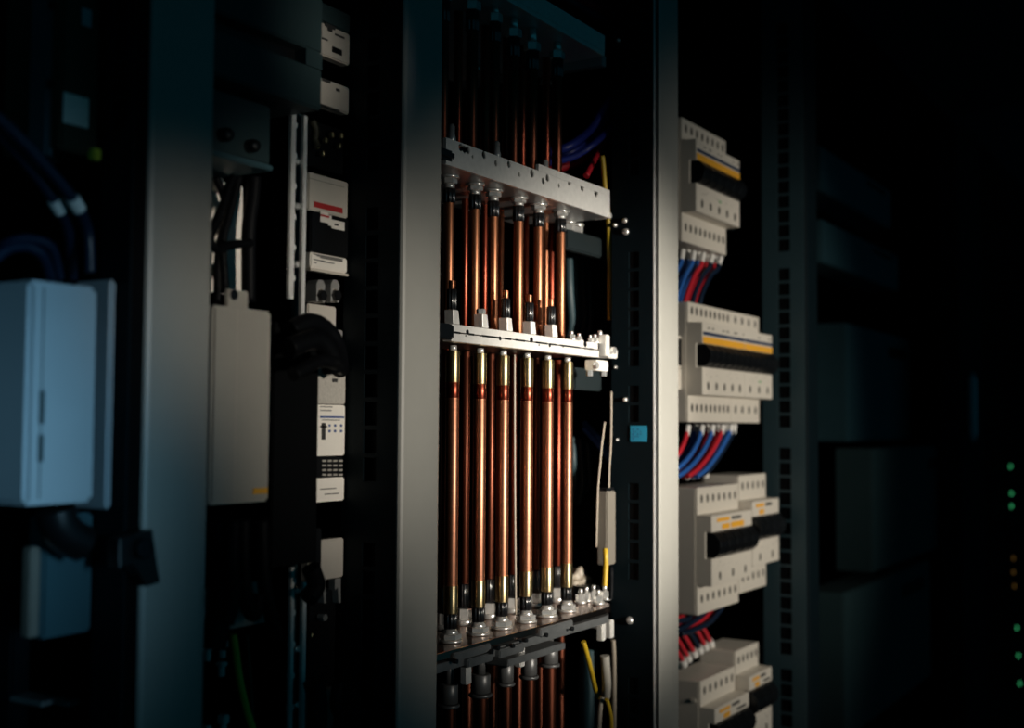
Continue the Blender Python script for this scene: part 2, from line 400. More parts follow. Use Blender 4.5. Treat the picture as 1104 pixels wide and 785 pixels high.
# separate stacked front clips
def clip(px0, px1, dy0, dy1, out, mt='plate_steel'):
    x0 = xy(px0, 690, YL - out); x1 = xy(px1, 680, YL - out)
    m = MB(); m.box(x0, x1, YL - out, YL + .012, zL + dy1, zL + dy0, .0012); m.build('edge_clip', mt, rootL)
clip(490, 530, -.003, -.011, .003); clip(505, 532, -.0125, -.021, .0035)
clip(539, 566, -.012, -.021, .004); clip(583, 618, -.002, -.011, .0035)
for px in (491, 529, 536, 552, 566, 588, 616):
    p = PY(px, 690, YL - .004); m = MB(); m.cyl((p.x, 0, zL - .0095 + random.uniform(-.002, .002)), .0024, YL - .0065, YL - .001, 'y', 12)
    m.build('slot', 'black_plastic', rootL)
# lower bracket under the middle of the shelf
a = front(546, 608, 708, 716, YL + .004, .03, 546)
m = MB(); m.box(a[0], a[1], YL + .002, YL + .03, zL - .0345, zL - .027, .001); m.build('bracket', 'plate_steel', rootL)
m = MB(); m.box(xl0, xl0 + .012, YL - .002, YL + .03, zL - .03, zL - .008, .002); m.build('insulator', 'black_plastic', rootL)
for dz in (0, .0085, .017, .0255):
    m = MB(); m.box(xr0 - .014, xr0 + .002, YL + .03, YL + .055, zL - .0072 - dz, zL - .0002 - dz, .001)
    m.build('end_lamella', 'grey_steel', rootL)
for px, py in ((661.5, 662), (662, 668)):
    p = PY(px, py, YL + .028); m = MB(); m.hexa((xr0 - .005, YL + .028, p.z), .0035, -.003, .002, 'y'); m.build('clamp_bolt', 'bright_steel', rootL)
for px in (499, 557, 645, 654):
    p = PY(px, 700, YL + .02); m = MB(); m.box(p.x - .005, p.x + .005, YL + .012, YL + .02, zL - .043, zL - .021, .001); m.build('hanger', 'zinc', rootL)
m = MB(); p = PY(634, 648, .085); m.box(p.x - .012, p.x + .014, .075, .10, zL + .0005, zL + .016, .001); m.build('clamp_block', 'black_plastic', rootL)
for px, yy_ in ((626, .072), (632, .075), (640, .075), (652, .062), (645, .05)):
    p = PY(px, 648, yy_); bolt(rootL, (p.x, yy_, zL + .0003), .0055, .018)

# -- pipes -----------------------------------------------------------------------
YP = .056
RP = .0069
def fluted(root, c, r, z0, z1, name='sleeve'):
    m = MB().use('sleeve_black')
    m.lathe((c[0], c[1], 0), [(r * .85, z0), (r, z0 + .001), (r, z1 - .001), (r * .85, z1)], 'z', 80, True, 10, .16)
    return m.build(name, 'sleeve_black', root)
ORD = ['first', 'second', 'third', 'fourth', 'fifth', 'sixth', 'seventh']
LOW = [487, 516.5, 541.5, 567.5, 590, 611]
zb0 = zL
zm = zM0
zA, zB_, zC_ = zy(487, 412.5, YP), zy(487, 429, YP), zy(487, 631, YP)
zD_, zE = zy(487, 661, YP), zy(487, 677.5, YP)
GP = 'lower copper pipes in the front row'
WH = ['next to the grey post', 'from the grey post', 'from the grey post', 'from the grey post', 'from the grey post', 'beside the dark gap']
for i, px in enumerate(LOW):
    x = xy(px, 520, YP); c = (x, YP)
    root = thing('copper_pipe', f'{ORD[i]} thick copper pipe with brass ends under the bright busbar, {WH[i]}', 'pipe', (x, YP, zb0), GP)
    m = MB(); m.cyl((x, YP, 0), RP, zC_, zB_, 'z', 32); m.build('tube', 'copper_worn', root)
    m = MB(); m.cyl((x, YP, 0), RP * 1.02, zB_, zA, 'z', 32); o = m.build('red_band', 'copper_red', root)
    m = MB(); m.cyl((x, YP, 0), RP * 1.05, zA, zy(487, 378, YP), 'z', 32, .0006); m.build('brass_ferrule', 'brass', root)
    m = MB(); m.lathe((x, YP, 0), [(RP * .62, zy(487, 378, YP)), (RP * .62, zm - .001)], 'z', 20); m.build('nipple', 'bright_steel', root)
    m = MB(); m.cyl((x, YP, 0), RP * 1.05, zD_, zC_, 'z', 32, .0006); m.build('brass_ferrule', 'brass', root)
    fluted(root, c, RP * 1.0, zE, zD_)
    m = MB(); h = zE - zb0
    m.cyl((x, YP, zb0), .0125, .0002, h * .22, 'z', 28, .0006); m.hexa((x, YP, zb0), .0112, h * .24, h * .64)
    m.lathe((x, YP, zb0), [(.0085, h * .62), (.0075, h * .8), (.0062, h)], 'z', 24)
    m.build('hex_nut', 'bright_steel', root)
# back row, lower section
YK = .104
BK = [(480, 'copper_red'), (501.5, 'copper_shaded'), (528.5, 'copper_shaded'), (553, 'copper_red'), (577.5, 'copper_shaded'), (601, 'copper_red')]  # darker, redder copper carries the shade and interreflection
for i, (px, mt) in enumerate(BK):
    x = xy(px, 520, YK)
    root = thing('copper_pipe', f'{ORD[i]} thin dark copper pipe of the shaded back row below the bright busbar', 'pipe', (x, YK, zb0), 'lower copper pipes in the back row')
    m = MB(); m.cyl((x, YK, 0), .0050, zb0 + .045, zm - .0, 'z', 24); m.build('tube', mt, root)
    fluted(root, (x, YK), .0055, zb0 + .018, zb0 + .045)
    m = MB(); m.cyl((x, YK, zb0), .0095, .0002, .006, 'z', 24, .0006); m.hexa((x, YK, zb0), .0088, .0062, .018); m.build('hex_nut', 'bright_steel', root)
# pale thin wire between the pipes
for px, lab in ((554.8, 'thin pale wire hanging straight between the third and fourth thick pipes'),):
    p0, p1 = PY(px, 390, .085), PY(px + 1.5, 640, .085)
    tag(MB().tube([(p0.x, .085, zm - .0005), (p0.x + .002, .085, (zm + zb0) / 2), (p1.x, .085, zb0 + .0015)], .0012, 8).build('wire', 'wire_cream'), lab, 'wire')

# upper section: thick row
YU = .058
UP = [483.5, 511.5, 531.4, 558.7, 580.3, 604.3]
sl_top = [189, 203, 210, 214, 223, 229]; sl_bot = [219, 226, 234, 239, 245, 251]
zU = zT0
for i, px in enumerate(UP):
    x = xy(px, 300, YU)
    root = thing('copper_pipe', f'{ORD[i]} gleaming copper pipe with black top sleeve, between top and middle busbars', 'pipe', (x, YU, zM1), 'upper copper pipes in the front row')
    zs1, zs0 = zy(px, [203, 210, 217, 222, 230, 236][i], YU), zy(px, sl_bot[i], YU)
    m = MB(); m.cyl((x, YU, 0), .0056, zM0 + .0065, zs0, 'z', 32); m.build('tube', 'copper', root)
    fluted(root, (x, YU), .0068, zs0, zs1)
    m = MB(); hh = zU - zs1
    m.lathe((x, YU, zs1), [(.0058, 0), (.0058, hh * .35)], 'z', 20); m.hexa((x, YU, zs1), .0085, hh * .35, hh * .75)
    m.cyl((x, YU, zs1), .0105, hh * .76, hh - .0003, 'z', 24, .0005)
    m.build('hex_nut', 'bright_steel', root)
# upper section: thin row ending in black sleeves on the middle busbar
YV = .0365
TH_ = [487, 518.5, 545, 570.5, 594]
ztop = zT0
for i, px in enumerate(TH_):
    x = xy(px, 340, YV)
    root = thing('copper_pipe', f'{ORD[i]} short black-sleeved connector stub standing on the bright middle busbar', 'connector', (x, YV, zM1), 'connector stubs on the middle busbar')
    tall = 0 if i == 1 else 1
    z0 = zM1
    m = MB(); m.prism([(x - .0048, z0 + .0003), (x + .0068, z0 + .0003), (x + .004, z0 + .0145), (x - .0058, z0 + .0145)], YV - .0055, YV + .0055, 'y')
    m.build('clamp_foot', 'zinc', root, .0008)
    if tall:
        fluted(root, (x, YV), .0052, z0 + .0148, z0 + .0355)
        m = MB(); m.cyl((x, YV, 0), .0034, z0 + .0357, z0 + .044, 'z', 20, .0006); m.build('stud', 'copper', root)
    else:
        m = MB(); m.hexa((x, YV, z0), .005, .0148, .020); m.build('hex_nut', 'bright_steel', root)
# thin tubes behind the thick row, light and shade put into their copper
for i, (px, mt) in enumerate(((501, 'copper_red'), (540, 'copper'), (566.5, 'copper_red'), (588.5, 'copper'), (594.5, 'copper_red'), (522, 'copper_red'))):
    y = .115; x = xy(px, 300, y)
    o = MB().cyl((x, y, 0), .0034 if mt == 'copper' else .0040, zM0 + .0065, zT0 - .0003, 'z', 20).build('copper_pipe', mt)
    tag(o, ['thin dark red tube behind the gap between first and second gleaming pipes', 'thin bright copper tube close right of the third gleaming pipe', 'thin dark red tube close right of the fourth gleaming pipe',
            'thin bright copper tube close right of the fifth gleaming pipe', 'thin dark red tube between fifth and sixth gleaming pipes', 'thin dark red tube between second and third gleaming pipes'][i], 'pipe', 'thin tubes behind the upper pipes')

# fittings hanging under the right part of the top busbar
for px, py, n in ((613, 232, 'steel bolt pair hanging under the top busbar right of the last pipe'), (622, 240, 'short steel stud under the top busbar nearest its right end')):
    y = .085; p = PY(px, py, y)
    o = thing('bolt', n, 'bolt', (p.x, y, zT0), 'loose bolts under the top busbar')
    m = MB(); m.cyl((p.x, y, zT0), .009, -.004, -.0003, 'z', 20); m.hexa((p.x, y, zT0), .0078, -.012, -.0042); m.build('nut', 'bright_steel', o)
    m = MB(); m.cyl((p.x, y, zT0), .0045, -.026, -.0122, 'z', 16, .001); m.build('shank', 'bright_steel', o)

# -- topmost plate and its pipes ---------------------------------------------------
YQ = .035
xq = xy(652, 61, YQ); zq = zy(652, 61, YQ)
rootQ = thing('busbar', 'unlit topmost busbar plate seen from below, cropped by the upper frame edge', 'busbar', ((xa + xq) / 2, .12, zq), 'busbars carrying the copper pipes')
m = MB(); m.box(XL0 + .004, xq, YQ, .26, zq, zq + .006); m.build('plate', 'zinc', rootQ, .0008)
m = MB(); m.box(XL0 + .004, xq, YQ, YQ + .004, zq + .006, zq + .026); m.build('front_flange', 'zinc', rootQ)
m = MB(); m.box(xq + .0005, xq + .012, YQ + .004, .25, zq - .010, zq + .004, .001); m.build('end_bracket', 'grey_steel', rootQ)
for (px, py, yy_) in ((509, 14, .17), (515, 36, .18), (556, 18, .17), (557, 28, .17), (524, 42, .17), (588, 50, .15), (598, 44, .10), (545, 44, .17), (570, 30, .1)):
    p = PY(px, py, yy_); m = MB(); m.hexa((p.x, yy_, zq), .008, -.007, -.0003); m.cyl((p.x, yy_, zq), .0045, -.013, -.007, 'z', 14, .0008)
    m.build('bolt', 'bright_steel', rootQ)
TOPP = [(477.5, 24, .058, .0056), (508.5, 34, .058, .0062), (533, 46, .058, .0056), (553.5, 62, .058, .0062), (573.5, 76, .058, .0066), (600.5, 84, .058, .0062)]
for i, (px, pys, y, r) in enumerate(TOPP):
    x = xy(px, 120, y); zs = zy(px, pys, y)
    root = thing('copper_pipe', f'{ORD[i]} dim copper pipe above the punched top busbar, fading up into darkness', 'pipe', (x, y, zT0 + .004), 'dim pipes above the top busbar')
    m = MB(); m.cyl((x, y, 0), r, zT0 + .0045, zs, 'z', 28); m.build('tube', 'copper_shaded', root)
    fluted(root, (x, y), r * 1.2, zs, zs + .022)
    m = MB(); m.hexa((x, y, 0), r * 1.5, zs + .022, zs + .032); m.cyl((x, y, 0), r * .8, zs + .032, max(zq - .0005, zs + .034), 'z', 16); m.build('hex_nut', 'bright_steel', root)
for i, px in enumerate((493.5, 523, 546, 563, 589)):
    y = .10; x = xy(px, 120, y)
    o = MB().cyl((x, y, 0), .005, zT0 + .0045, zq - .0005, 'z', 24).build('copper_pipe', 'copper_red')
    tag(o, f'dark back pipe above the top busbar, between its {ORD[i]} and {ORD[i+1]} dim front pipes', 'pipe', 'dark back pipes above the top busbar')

# -- pipes hanging under the lower busbar -------------------------------------------
zF = FOOT + .45
for i, (px, yy_, r, zt) in enumerate(((484, .066, .0075, 740), (518, .066, .0085, 726), (545, .072, .0072, 727), (570, .07, .0075, 715), (592, .085, .0085, 703), (504, .12, .006, 720), (531, .12, .006, 722), (558, .12, .006, 722), (582, .12, .006, 720), (604, .12, .006, 710))):
    x = xy(px, 760, yy_); z1 = zL - .0198
    root = thing('copper_pipe', (f'{ORD[i]} thick dark pipe with steel collar hanging below the lower busbar' if i < 5 else f'{ORD[i-5]} thin dark back pipe below the lower busbar, without a collar'), 'pipe', (x, yy_, zF), 'pipes below the lower busbar')
    if i < 5:
        m = MB(); zc0 = z1 - .045; m.cyl((x, yy_, 0), r * 1.25, zc0, zc0 + .02, 'z', 28, .001); m.cyl((x, yy_, 0), r * 1.5, zc0 - .004, zc0 - .0002, 'z', 28, .001)
        m.lathe((x, yy_, 0), [(r * .6, zc0 + .02), (r * .6, z1)], 'z', 16); m.build('collar', 'steel_shaded', root)
        m = MB(); m.cyl((x, yy_, 0), r, zF, zc0 - .0043, 'z', 28); m.build('tube', 'copper_shaded', root)
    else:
        m = MB(); m.cyl((x, yy_, 0), r, zF, z1, 'z', 24); m.build('tube', 'copper_shaded', root)
# base bar the hanging pipes reach, below the photograph
o = thing('busbar', 'base busbar closing the lower ends of the hanging pipes', 'busbar', ((xl0 + xr0) / 2, .1, zF - .012))
MB().box(xl0, xr0 - .05, .03, .16, zF - .009, zF - .0004, .001).build('plate', 'grey_steel', o)
MB().box(xl0, xr0 - .05, .03, .034, zF - .03, zF - .0095).build('front_flange', 'grey_steel', o)

# ------------------------------------------------------------------ wires
def wire(pts, r, mt, label, group=None, cat='wire', ferrule=None, name='wire', fr=1.5, fl=.013, end=0):
    P = [PY(*p) for p in pts]
    if ferrule:
        root = thing(name, label, cat, P[end], group)
        q = P[1] if end == 0 else P[-2]
        d = (q - P[end]).normalized()
        m = MB().tube([P[end], P[end] + d * fl * .35, P[end] + d * fl], r * fr, 12); m.build('ferrule', 'ferrule_white', root)
        PP = list(P); PP[end] = P[end] + d * fl * .8
        MB().tube(PP, r, 10).build('insulation', mt, root); return root
    return tag(MB().tube(P, r, 10).build(name, mt), label, cat, group)
# loom in the upper right of the pipe cabinet
YW = .088
loom = [([(658, 108, YW), (652, 116, YW), (636, 140, YW + .01), (612, 158, YW + .02), (585, 165, YW + .05)], .0055, 'wire_indigo', 'topmost blue cable of the curved loom behind the top busbar'),
        ([(656, 122, YW), (652, 128, YW), (640, 146, YW + .01), (616, 163, YW + .02), (588, 170, YW + .05)], .005, 'wire_indigo', 'middle blue cable of the curved loom behind the top busbar'),
        ([(661, 135, YW), (657, 139, YW), (640, 155, YW), (618, 169, YW + .02), (588, 176, YW + .05)], .0045, 'wire_indigo', 'lowest brighter blue cable of the curved loom behind the top busbar'),
        ([(650, 151, YW), (647, 155, YW + .004), (640, 163, YW + .012), (618, 176, YW + .03), (590, 184, YW + .05)], .0065, 'wire_red', 'red cable hugging the underside of the blue loom behind the top busbar'),
        ([(658, 146, YW), (655, 150, YW), (648, 160, YW), (640, 174, YW), (632, 190, YW)], .0038, 'wire_red', 'thin red cable ending the loom near the dark rail')]
for i, (p, r, mt, lab) in enumerate(loom): wire([(a, b, c + (-.010, .004, -.012, .014, -.004)[i]) for a, b, c in p], r, mt, lab, 'loom behind the top busbar', 'cable', name='cable')
for p, r, mt, lab in (([(660, 15, YW), (655, 12, YW), (630, 2, YW), (606, -10, YW)], .005, 'wire_red', 'dark red cable crossing the top edge above the topmost busbar end'),
                      ([(660, 28, YW - .012), (655, 24, YW - .012), (630, 10, YW - .012), (606, -4, YW - .012)], .005, 'wire_navy', 'navy cable crossing the top edge below the dark red one')):
    wire(p, r, mt, lab, None, 'cable', name='cable')
wire([(649, 168, .066), (650.5, 180, .066), (652, 200, .066), (655, 225, .066), (657, 270, .066), (657, 345, .066)], .0032, 'wire_yellow', 'yellow wire dropping behind the right end of the top busbar', name='wire')
# dark teal hanging ducts/cables seen in the gap
k = 0
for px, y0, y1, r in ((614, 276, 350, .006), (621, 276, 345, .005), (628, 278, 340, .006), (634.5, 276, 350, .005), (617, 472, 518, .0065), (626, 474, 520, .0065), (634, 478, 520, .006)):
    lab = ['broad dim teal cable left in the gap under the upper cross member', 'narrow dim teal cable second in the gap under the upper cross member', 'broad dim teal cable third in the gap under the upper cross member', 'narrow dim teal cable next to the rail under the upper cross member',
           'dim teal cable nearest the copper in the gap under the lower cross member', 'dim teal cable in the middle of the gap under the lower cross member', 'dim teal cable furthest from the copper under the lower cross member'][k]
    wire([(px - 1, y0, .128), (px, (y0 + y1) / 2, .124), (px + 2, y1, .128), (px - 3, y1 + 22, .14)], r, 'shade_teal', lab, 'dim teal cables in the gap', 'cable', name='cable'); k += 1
wire([(659, 422, .058), (659, 455, .058), (658.5, 480, .058), (657, 505, .058), (656.5, 526, .058)], .0013, 'wire_cream', 'pale wire hugging the dark rail above the darkened grey trunking')
wire([(652, 455, .065), (649, 478, .065), (647, 500, .065), (644.5, 530, .065), (643, 590, .065)], .0013, 'wire_cream', 'pale wire running free to the left of the one on the rail')
for j, off in enumerate((0, 6)):
    wire([(630, 456 + off, .13 - off * .002), (642, 469 + off, .11 - off * .002), (652, 482 + off, .1 - off * .002), (660, 494 + off, .092 - off * .002)], .0042, 'wire_blue', ['upper short blue cable slanting behind the pale wires', 'lower short blue cable slanting behind the pale wires'][j], 'short blue cables behind the pale wires', 'cable', name='cable')
# trunking with its mouth, its plastic coloured darker for shade
a = front(654.5, 664, 530, 610, .052, .02)
root = thing('cable_trunking', 'shade-darkened grey vertical cable trunking beside the dark rail above the lower busbar', 'trunking', (a[0], .06, a[4]))
MB().box(a[0], min(a[1], rC - .004), .052, .066, a[4], a[5], .0015).build('cover', 'taupe_shaded', root)
MB().box(a[0] + .002, min(a[1], rC - .004) - .002, .054, .064, a[5] + .0003, a[5] + .004).build('mouth', 'black_plastic', root)
wire([(652.5, 592, .046), (653, 600, .044), (653, 612, .044), (652, 632, .044)], .0032, 'wire_yellow', 'yellow cable end in front of the darkened grey trunking foot', cat='cable', name='cable')
wire([(658.5, 612, .044), (659, 618, .042), (659, 630, .042), (658.5, 646, .042)], .003, 'wire_black', 'black cable end beside the yellow one at the trunking foot', cat='cable', name='cable')
m = MB(); p = PY(624, 592, .19); m.box(p.x - .004, p.x + .006, .185, .195, p.z - .002, p.z + .002, .0006)
tag(m.build('cable_marker', 'wire_yellow'), 'tiny yellow marker in the dark gap right of the last thick pipe', 'marker')
# crumpled cream wrap behind the shelf end
rw = bmesh.new(); bmesh.ops.create_icosphere(rw, subdivisions=4, radius=1)
p = PY(622, 634, .118)
for v in rw.verts:
    n = 1 + .16 * math.sin(7 * v.co.x + 3 * v.co.z) + .1 * math.sin(11 * v.co.z + 4 * v.co.y)
    v.co = Vector((v.co.x * .026 * n + p.x, v.co.y * .018 * n + p.y, v.co.z * .026 * n + p.z))
me = bpy.data.meshes.new('cable_wrap')
for f in rw.faces: f.smooth = True
mm = MB(); mm.b.free(); mm.b = rw; mm.mats = []; o = mm.build('cable_wrap', 'wire_cream')
tag(o, 'crumpled cream cable wrap lying behind the right end of the lower busbar', 'wrap')
# cables under the lower busbar on the right
wire([(629, 692, .05), (633, 706, .05), (637, 722, .052), (641, 740, .06), (645, 752, .072)], .003, 'wire_yellow', 'yellow cable leaving the underside of the lower busbar', cat='cable', name='cable')
wire([(649, 752, .045), (647, 766, .045), (646, 785, .045), (646, 830, .045)], .003, 'wire_cream', 'pale cable at the left of the loop below the lower busbar', cat='cable', name='cable')
wire([(654, 754, .036), (657, 764, .036), (659, 776, .036), (659.5, 800, .036), (660, 840, .036)], .0025, 'wire_yellow', 'thin yellow cable crossing the pale one below the lower busbar', cat='cable', name='cable')
wire([(652, 707, .046), (653, 722, .046), (654, 738, .048), (653, 752, .056)], .0058, 'grey_plastic', 'thick pale grey cable end hanging below the lower busbar end', cat='cable', name='cable')
wire([(636, 700, .098), (634, 740, .098), (635, 800, .098), (636, 860, .098)], .012, 'deep_teal', 'thick teal cable hanging below the lower busbar right of the pipes', cat='cable', name='cable')
wire([(661, 690, .05), (662, 720, .05), (662, 790, .05)], .003, 'wire_cream', 'pale cable running down along the dark rail below the busbar', cat='cable', name='cable')

# ------------------------------------------------------------------ circuit breakers
YN, YS, YBK = .038, .0605, .123
def breaker(label, px0, px1, st, sb_top, nt_, nb, sbb, poles_top, poles_low, poles_bot, tog, style, group, dz=0.0, xgap=0.0, tz=None, x0=None, x1=None, ref=None):
    """pixel rows read on the left edge: strip top, nose top, label bottom/toggle bottom, nose bottom, strip bottom"""
    x0_ = xy(px0, 480, YN) if x0 is None else x0
    x1_ = xy(px1, 480, YN) if x1 is None else x1
    if ref: zst, znt, zlb, ztb, znb, zsb = [z + dz for z in ref]
    else:
        pxs = px0 - 16
        zst = PX_at(x0_, YS, st); znt = PX_at(x0_, YN, sb_top); zlb = PX_at(x0_, YN, nt_); ztb = PX_at(x0_, YN, tz); znb = PX_at(x0_, YN, nb); zsb = PX_at(x0_, YS, sbb)
    root = thing('circuit_breaker', label, 'circuit breaker', ((x0_ + x1_) / 2, YBK, zsb), group)
    e = .0007
    x0b, x1b = x0_ + e, x1_ - e
    ym = YN + .010                                            # recess behind the toggles
    prof = [(YBK, zst), (YS, zst), (YS, znt + .0008), (YN, znt), (YN, zlb), (ym, zlb), (ym, ztb), (YN, ztb), (YN, znb), (YS, znb - .0008), (YS, zsb), (YBK, zsb)]
    m = MB(); m.prism(prof, x0b, x1b, 'x'); m.build('housing', 'beige_plastic', root, .0009)
    # seams between shells on the visible flank
    m = MB().use('beige_shell'); m.box(x0b - .0008, x0b - .0001, YS + .004, YBK - .004, zsb + .002, zst - .002); m.build('flank_cover', 'beige_shell', root)
    w = x1b - x0b
    def screws(n, z, y, wd=.0041, hh=.0078, lo=.03, hi=.98):
        for i in range(n):
            x = x0b + w * (lo + (hi - lo) * (i + .5) / n)
            m = MB(); m.lathe((x, 0, z), [(wd, y + .001), (wd, y - .0002), (wd * .8, y - .0003)], 'y', 14)
            o = m.build('terminal_screw', 'screw_dark', root)
            o.scale = (1, 1, hh / wd * .8)
    screws(poles_top, (zst + znt) / 2 + .001, YS)
    screws(poles_bot, (znb + zsb) / 2 - .001, YS)
    screws(poles_low, znb + (ztb - znb) * .28, YN)
    # toggles
    n = tog; pw = w / n
    for i in range(n):
        xa_ = x0b + pw * i + pw * .06; xb_ = x0b + pw * (i + 1) - pw * .06
        zc_ = (zlb + ztb) / 2; hh = (zlb - ztb) * .47
        p = [(ym - .0003, zc_ + hh), (YN - .003, zc_ + hh), (YN - .0125, zc_ + hh * .35), (YN - .0135, zc_ - hh * .1), (YN - .010, zc_ - hh * .65), (YN - .003, zc_ - hh), (ym - .0003, zc_ - hh)]
        m = MB(); m.prism(p, xa_, xb_, 'x'); m.build('toggle', 'black_plastic', root, .0012)
    if style == 'stripe':
        h = znt - zlb
        m = MB(); m.box(x0b + .001, x1b - .0005, YN - .0006, YN - .0001, zlb + .0005, zlb + h * .33); m.build('orange_stripe', 'orange_strip', root)
        m = MB(); m.box(x0b + .002, x1b - .0005, YN - .0006, YN - .0001, zlb + h * .40, zlb + h * .56); m.build('navy_stripe', 'navy_strip', root)
        m = MB()
        for i in range(int(poles_top * .8)):
            x = x0b + w * (.08 + .9 * random.random()); m.box(x, min(x + .008 * random.random() + .003, x1b), YN - .0005, YN - .0001, zlb + h * .72, zlb + h * .78)
        m.build('print', 'screw_dark', root)
    else:
        h = znt - zlb
        m = MB()
        m.box(x0b + w * .12, x0b + w * .42, YN - .0006, YN - .0001, zlb + h * .58, zlb + h * .80); m.box(x0b + w * .24, x0b + w * .42, YN - .0006, YN - .0001, zlb + h * .10, zlb + h * .42)
        if style == 'label2': m.box(x0b + w * .46, x0b + w * .78, YN - .0006, YN - .0001, zlb + h * .10, zlb + h * .45)
        m.build('orange_label', 'orange_strip', root)
        m = MB()
        for i in range(4): m.box(x0b + w * (.48 + .06 * i), x0b + w * (.525 + .06 * i), YN - .0006, YN - .0001, zlb + h * .60, zlb + h * .80)
        if style == 'label3': m.box(x0b + w * .62, x0b + w * .9, YN - .0006, YN - .0001, zlb + h * .18, zlb + h * .34)
        m.build('print', 'label_ink', root)
    # small print on the lower nose
    m = MB(); h = ztb - znb
    for i in range(9):
        x = x0b + w * (.06 + .85 * random.random()); z = znb + h * (.62 + .25 * random.random())
        m.box(x, min(x + .003 + .006 * random.random(), x1b - .001), YN - .0004, YN - .0001, z, z + .0009)
    m.build('print', 'grey_plastic', root)
    if style == 'stripe' and poles_top < 9:
        m = MB(); x = x0b + w * .5; m.box(x, x + .008, YN - .0005, YN - .0001, znb + h * .62, znb + h * .70); m.build('green_mark', 'ink_green', root)
    # din rail behind (part of the cabinet) is placed by the caller
    return root, (x0_, x1_), (zst, znt, zlb, ztb, znb, zsb)
G_B = 'circuit breakers on the rails'
b1, xr1, z1_ = breaker('topmost beige circuit breaker, single block with orange stripe and nine bottom terminals', 751, 798.5, 126, 149, 171.5, 227, 259.5, 8, 5, 9, 6, 'stripe', G_B, tz=196.5)
b2, xr2, z2_ = breaker('wider left block of the second breaker row, orange stripe, beside its pale end clip', 757.5, 803, 325, 347, 370, 425.5, 455, 9, 5, 9, 7, 'stripe', G_B, tz=395.5)
b2b, _, _ = breaker('narrow right block of the second breaker row, orange stripe, four terminals', 803, 833, 0, 0, 0, 0, 0, 4, 3, 4, 5, 'stripe', G_B, ref=z2_)
b3, xr3, z3_ = breaker('left block of the third breaker row with yellow labels above five black toggles', 767, 810.5, 526, 556.5, 574.5, 633, 664, 7, 3, 7, 5, 'label2', G_B, tz=603)
b3b, _, _ = breaker('right block of the third breaker row, set higher, one small yellow label', 811, 839.5, 0, 0, 0, 0, 0, 5, 2, 5, 4, 'label1', G_B, ref=z3_, dz=.0125)
b4, xr4, z4_ = breaker('front left block of the bottom breaker row, cropped by the lower frame edge', 770, 806.5, 735, 765, 781.5, 845, 875, 6, 3, 6, 4, 'label3', G_B, tz=811)
b4b, _, _ = breaker('back right block of the bottom breaker row, set higher than its neighbour', 807, 831, 0, 0, 0, 0, 0, 5, 2, 5, 3, 'label3', G_B, ref=z4_, dz=.022)
# din rails carrying them: part of the cabinet
for (za) in (z1_, z2_, z3_, z4_):
    zc_ = (za[0] + za[5]) / 2
    m = MB(); m.box(XP[2] + PW + .006, rD - .004, YBK + .001, YBK + .009, zc_ - .0175, zc_ + .0175)
    m.build('din_rail', 'rail_paint', cD)
# end clip of the second row
xe = xr2[0]
root = thing('end_clip', 'pale plastic end clip clamped at the left end of the second breaker row', 'clip', (xe - .02, .11, z2_[4]))
zt = PX_at(xe - .012, .07, 362); zm_ = PX_at(xe - .012, .07, 397); zb = PX_at(xe - .012, .07, 420)
MB().box(xe - .017, xe - .0015, .070, .085, zb, zm_, .001).build('foot', 'beige_plastic', root)
MB().box(xe - .017, xe - .0015, .070, .074, zm_ + .0005, zt, .001).build('latch_frame', 'beige_plastic', root)
MB().box(xe - .014, xe - .0045,   .0685, .0695, zm_ + .004, zt - .004).build('window', 'black_plastic', root)
# clip on the flank of the lowest block
root = b4
p = PX(748, 755, xr4[0] - .0002); m = MB(); m.box(p.x - .003, p.x - .0003, p.y - .004, p.y + .004, p.z - .003, p.z + .002, .0006); m.build('flank_latch', 'beige_plastic', root)
# wires
def run(ends, label_f, group, r=.0039):
    for i, (pts, mt) in enumerate(ends):
        wire(pts, r, mt, label_f(i, mt), group, 'wire', ferrule=True, fr=1.15, fl=.016)
cname = {'wire_blue': 'blue', 'wire_red': 'red', 'wire_navy': 'dark blue'}
E1 = [(736, 'wire_blue'), (742, 'wire_blue'), (748, 'wire_blue'), (753.5, 'wire_blue'), (758.5, 'wire_red'), (763.5, 'wire_red'), (768, 'wire_navy'), (772.5, 'wire_red'), (777, 'wire_navy')]
L = []
for i, (px, mt) in enumerate(E1):
    t = i / 8; y = .074 + .012 * (i % 2)
    py0 = 269.5 + 8 * t
    L.append(([(px, py0, y), (px - 2 - 2 * t, py0 + 13, y), (px - 9 - 2 * t, 297, y), (px - 15 - 5 * t, 316, y), (px - 18 - 5 * t, 325.5 + 3 * t, y)], mt))
run(L, lambda i, m: f'{cname[m]} wire, {ORD[i] if i < 7 else ["eighth", "ninth"][i-7]} from the grey post under the topmost breaker', 'wires under the topmost breaker')
E2 = [(742, 'wire_red'), (750, 'wire_blue'), (757, 'wire_blue'), (763, 'wire_red'), (768.5, 'wire_blue'), (774, 'wire_red'), (779, 'wire_red'), (783.5, 'wire_blue'), (788, 'wire_blue'), (792, 'wire_navy')]
L = []
for i, (px, mt) in enumerate(E2):
    t = i / 9; y = .074 + .012 * (i % 2)
    L.append(([(px, 459 - 1.0 * t, y), (px - 1, 465, y), (px - 6 - 3 * t, 480, y), (px - 15 - 3 * t, 494, y + .002), (px - 28 + 1 * t, 506, y + .004), (px - 40 + 3 * t, 514, y + .004)], mt))
run(L, lambda i, m: f'{cname[m]} wire, {ORD[i] if i < 7 else ["eighth", "ninth", "tenth"][i-7]} from the grey post under the second breaker row', 'wires under the second breaker row')
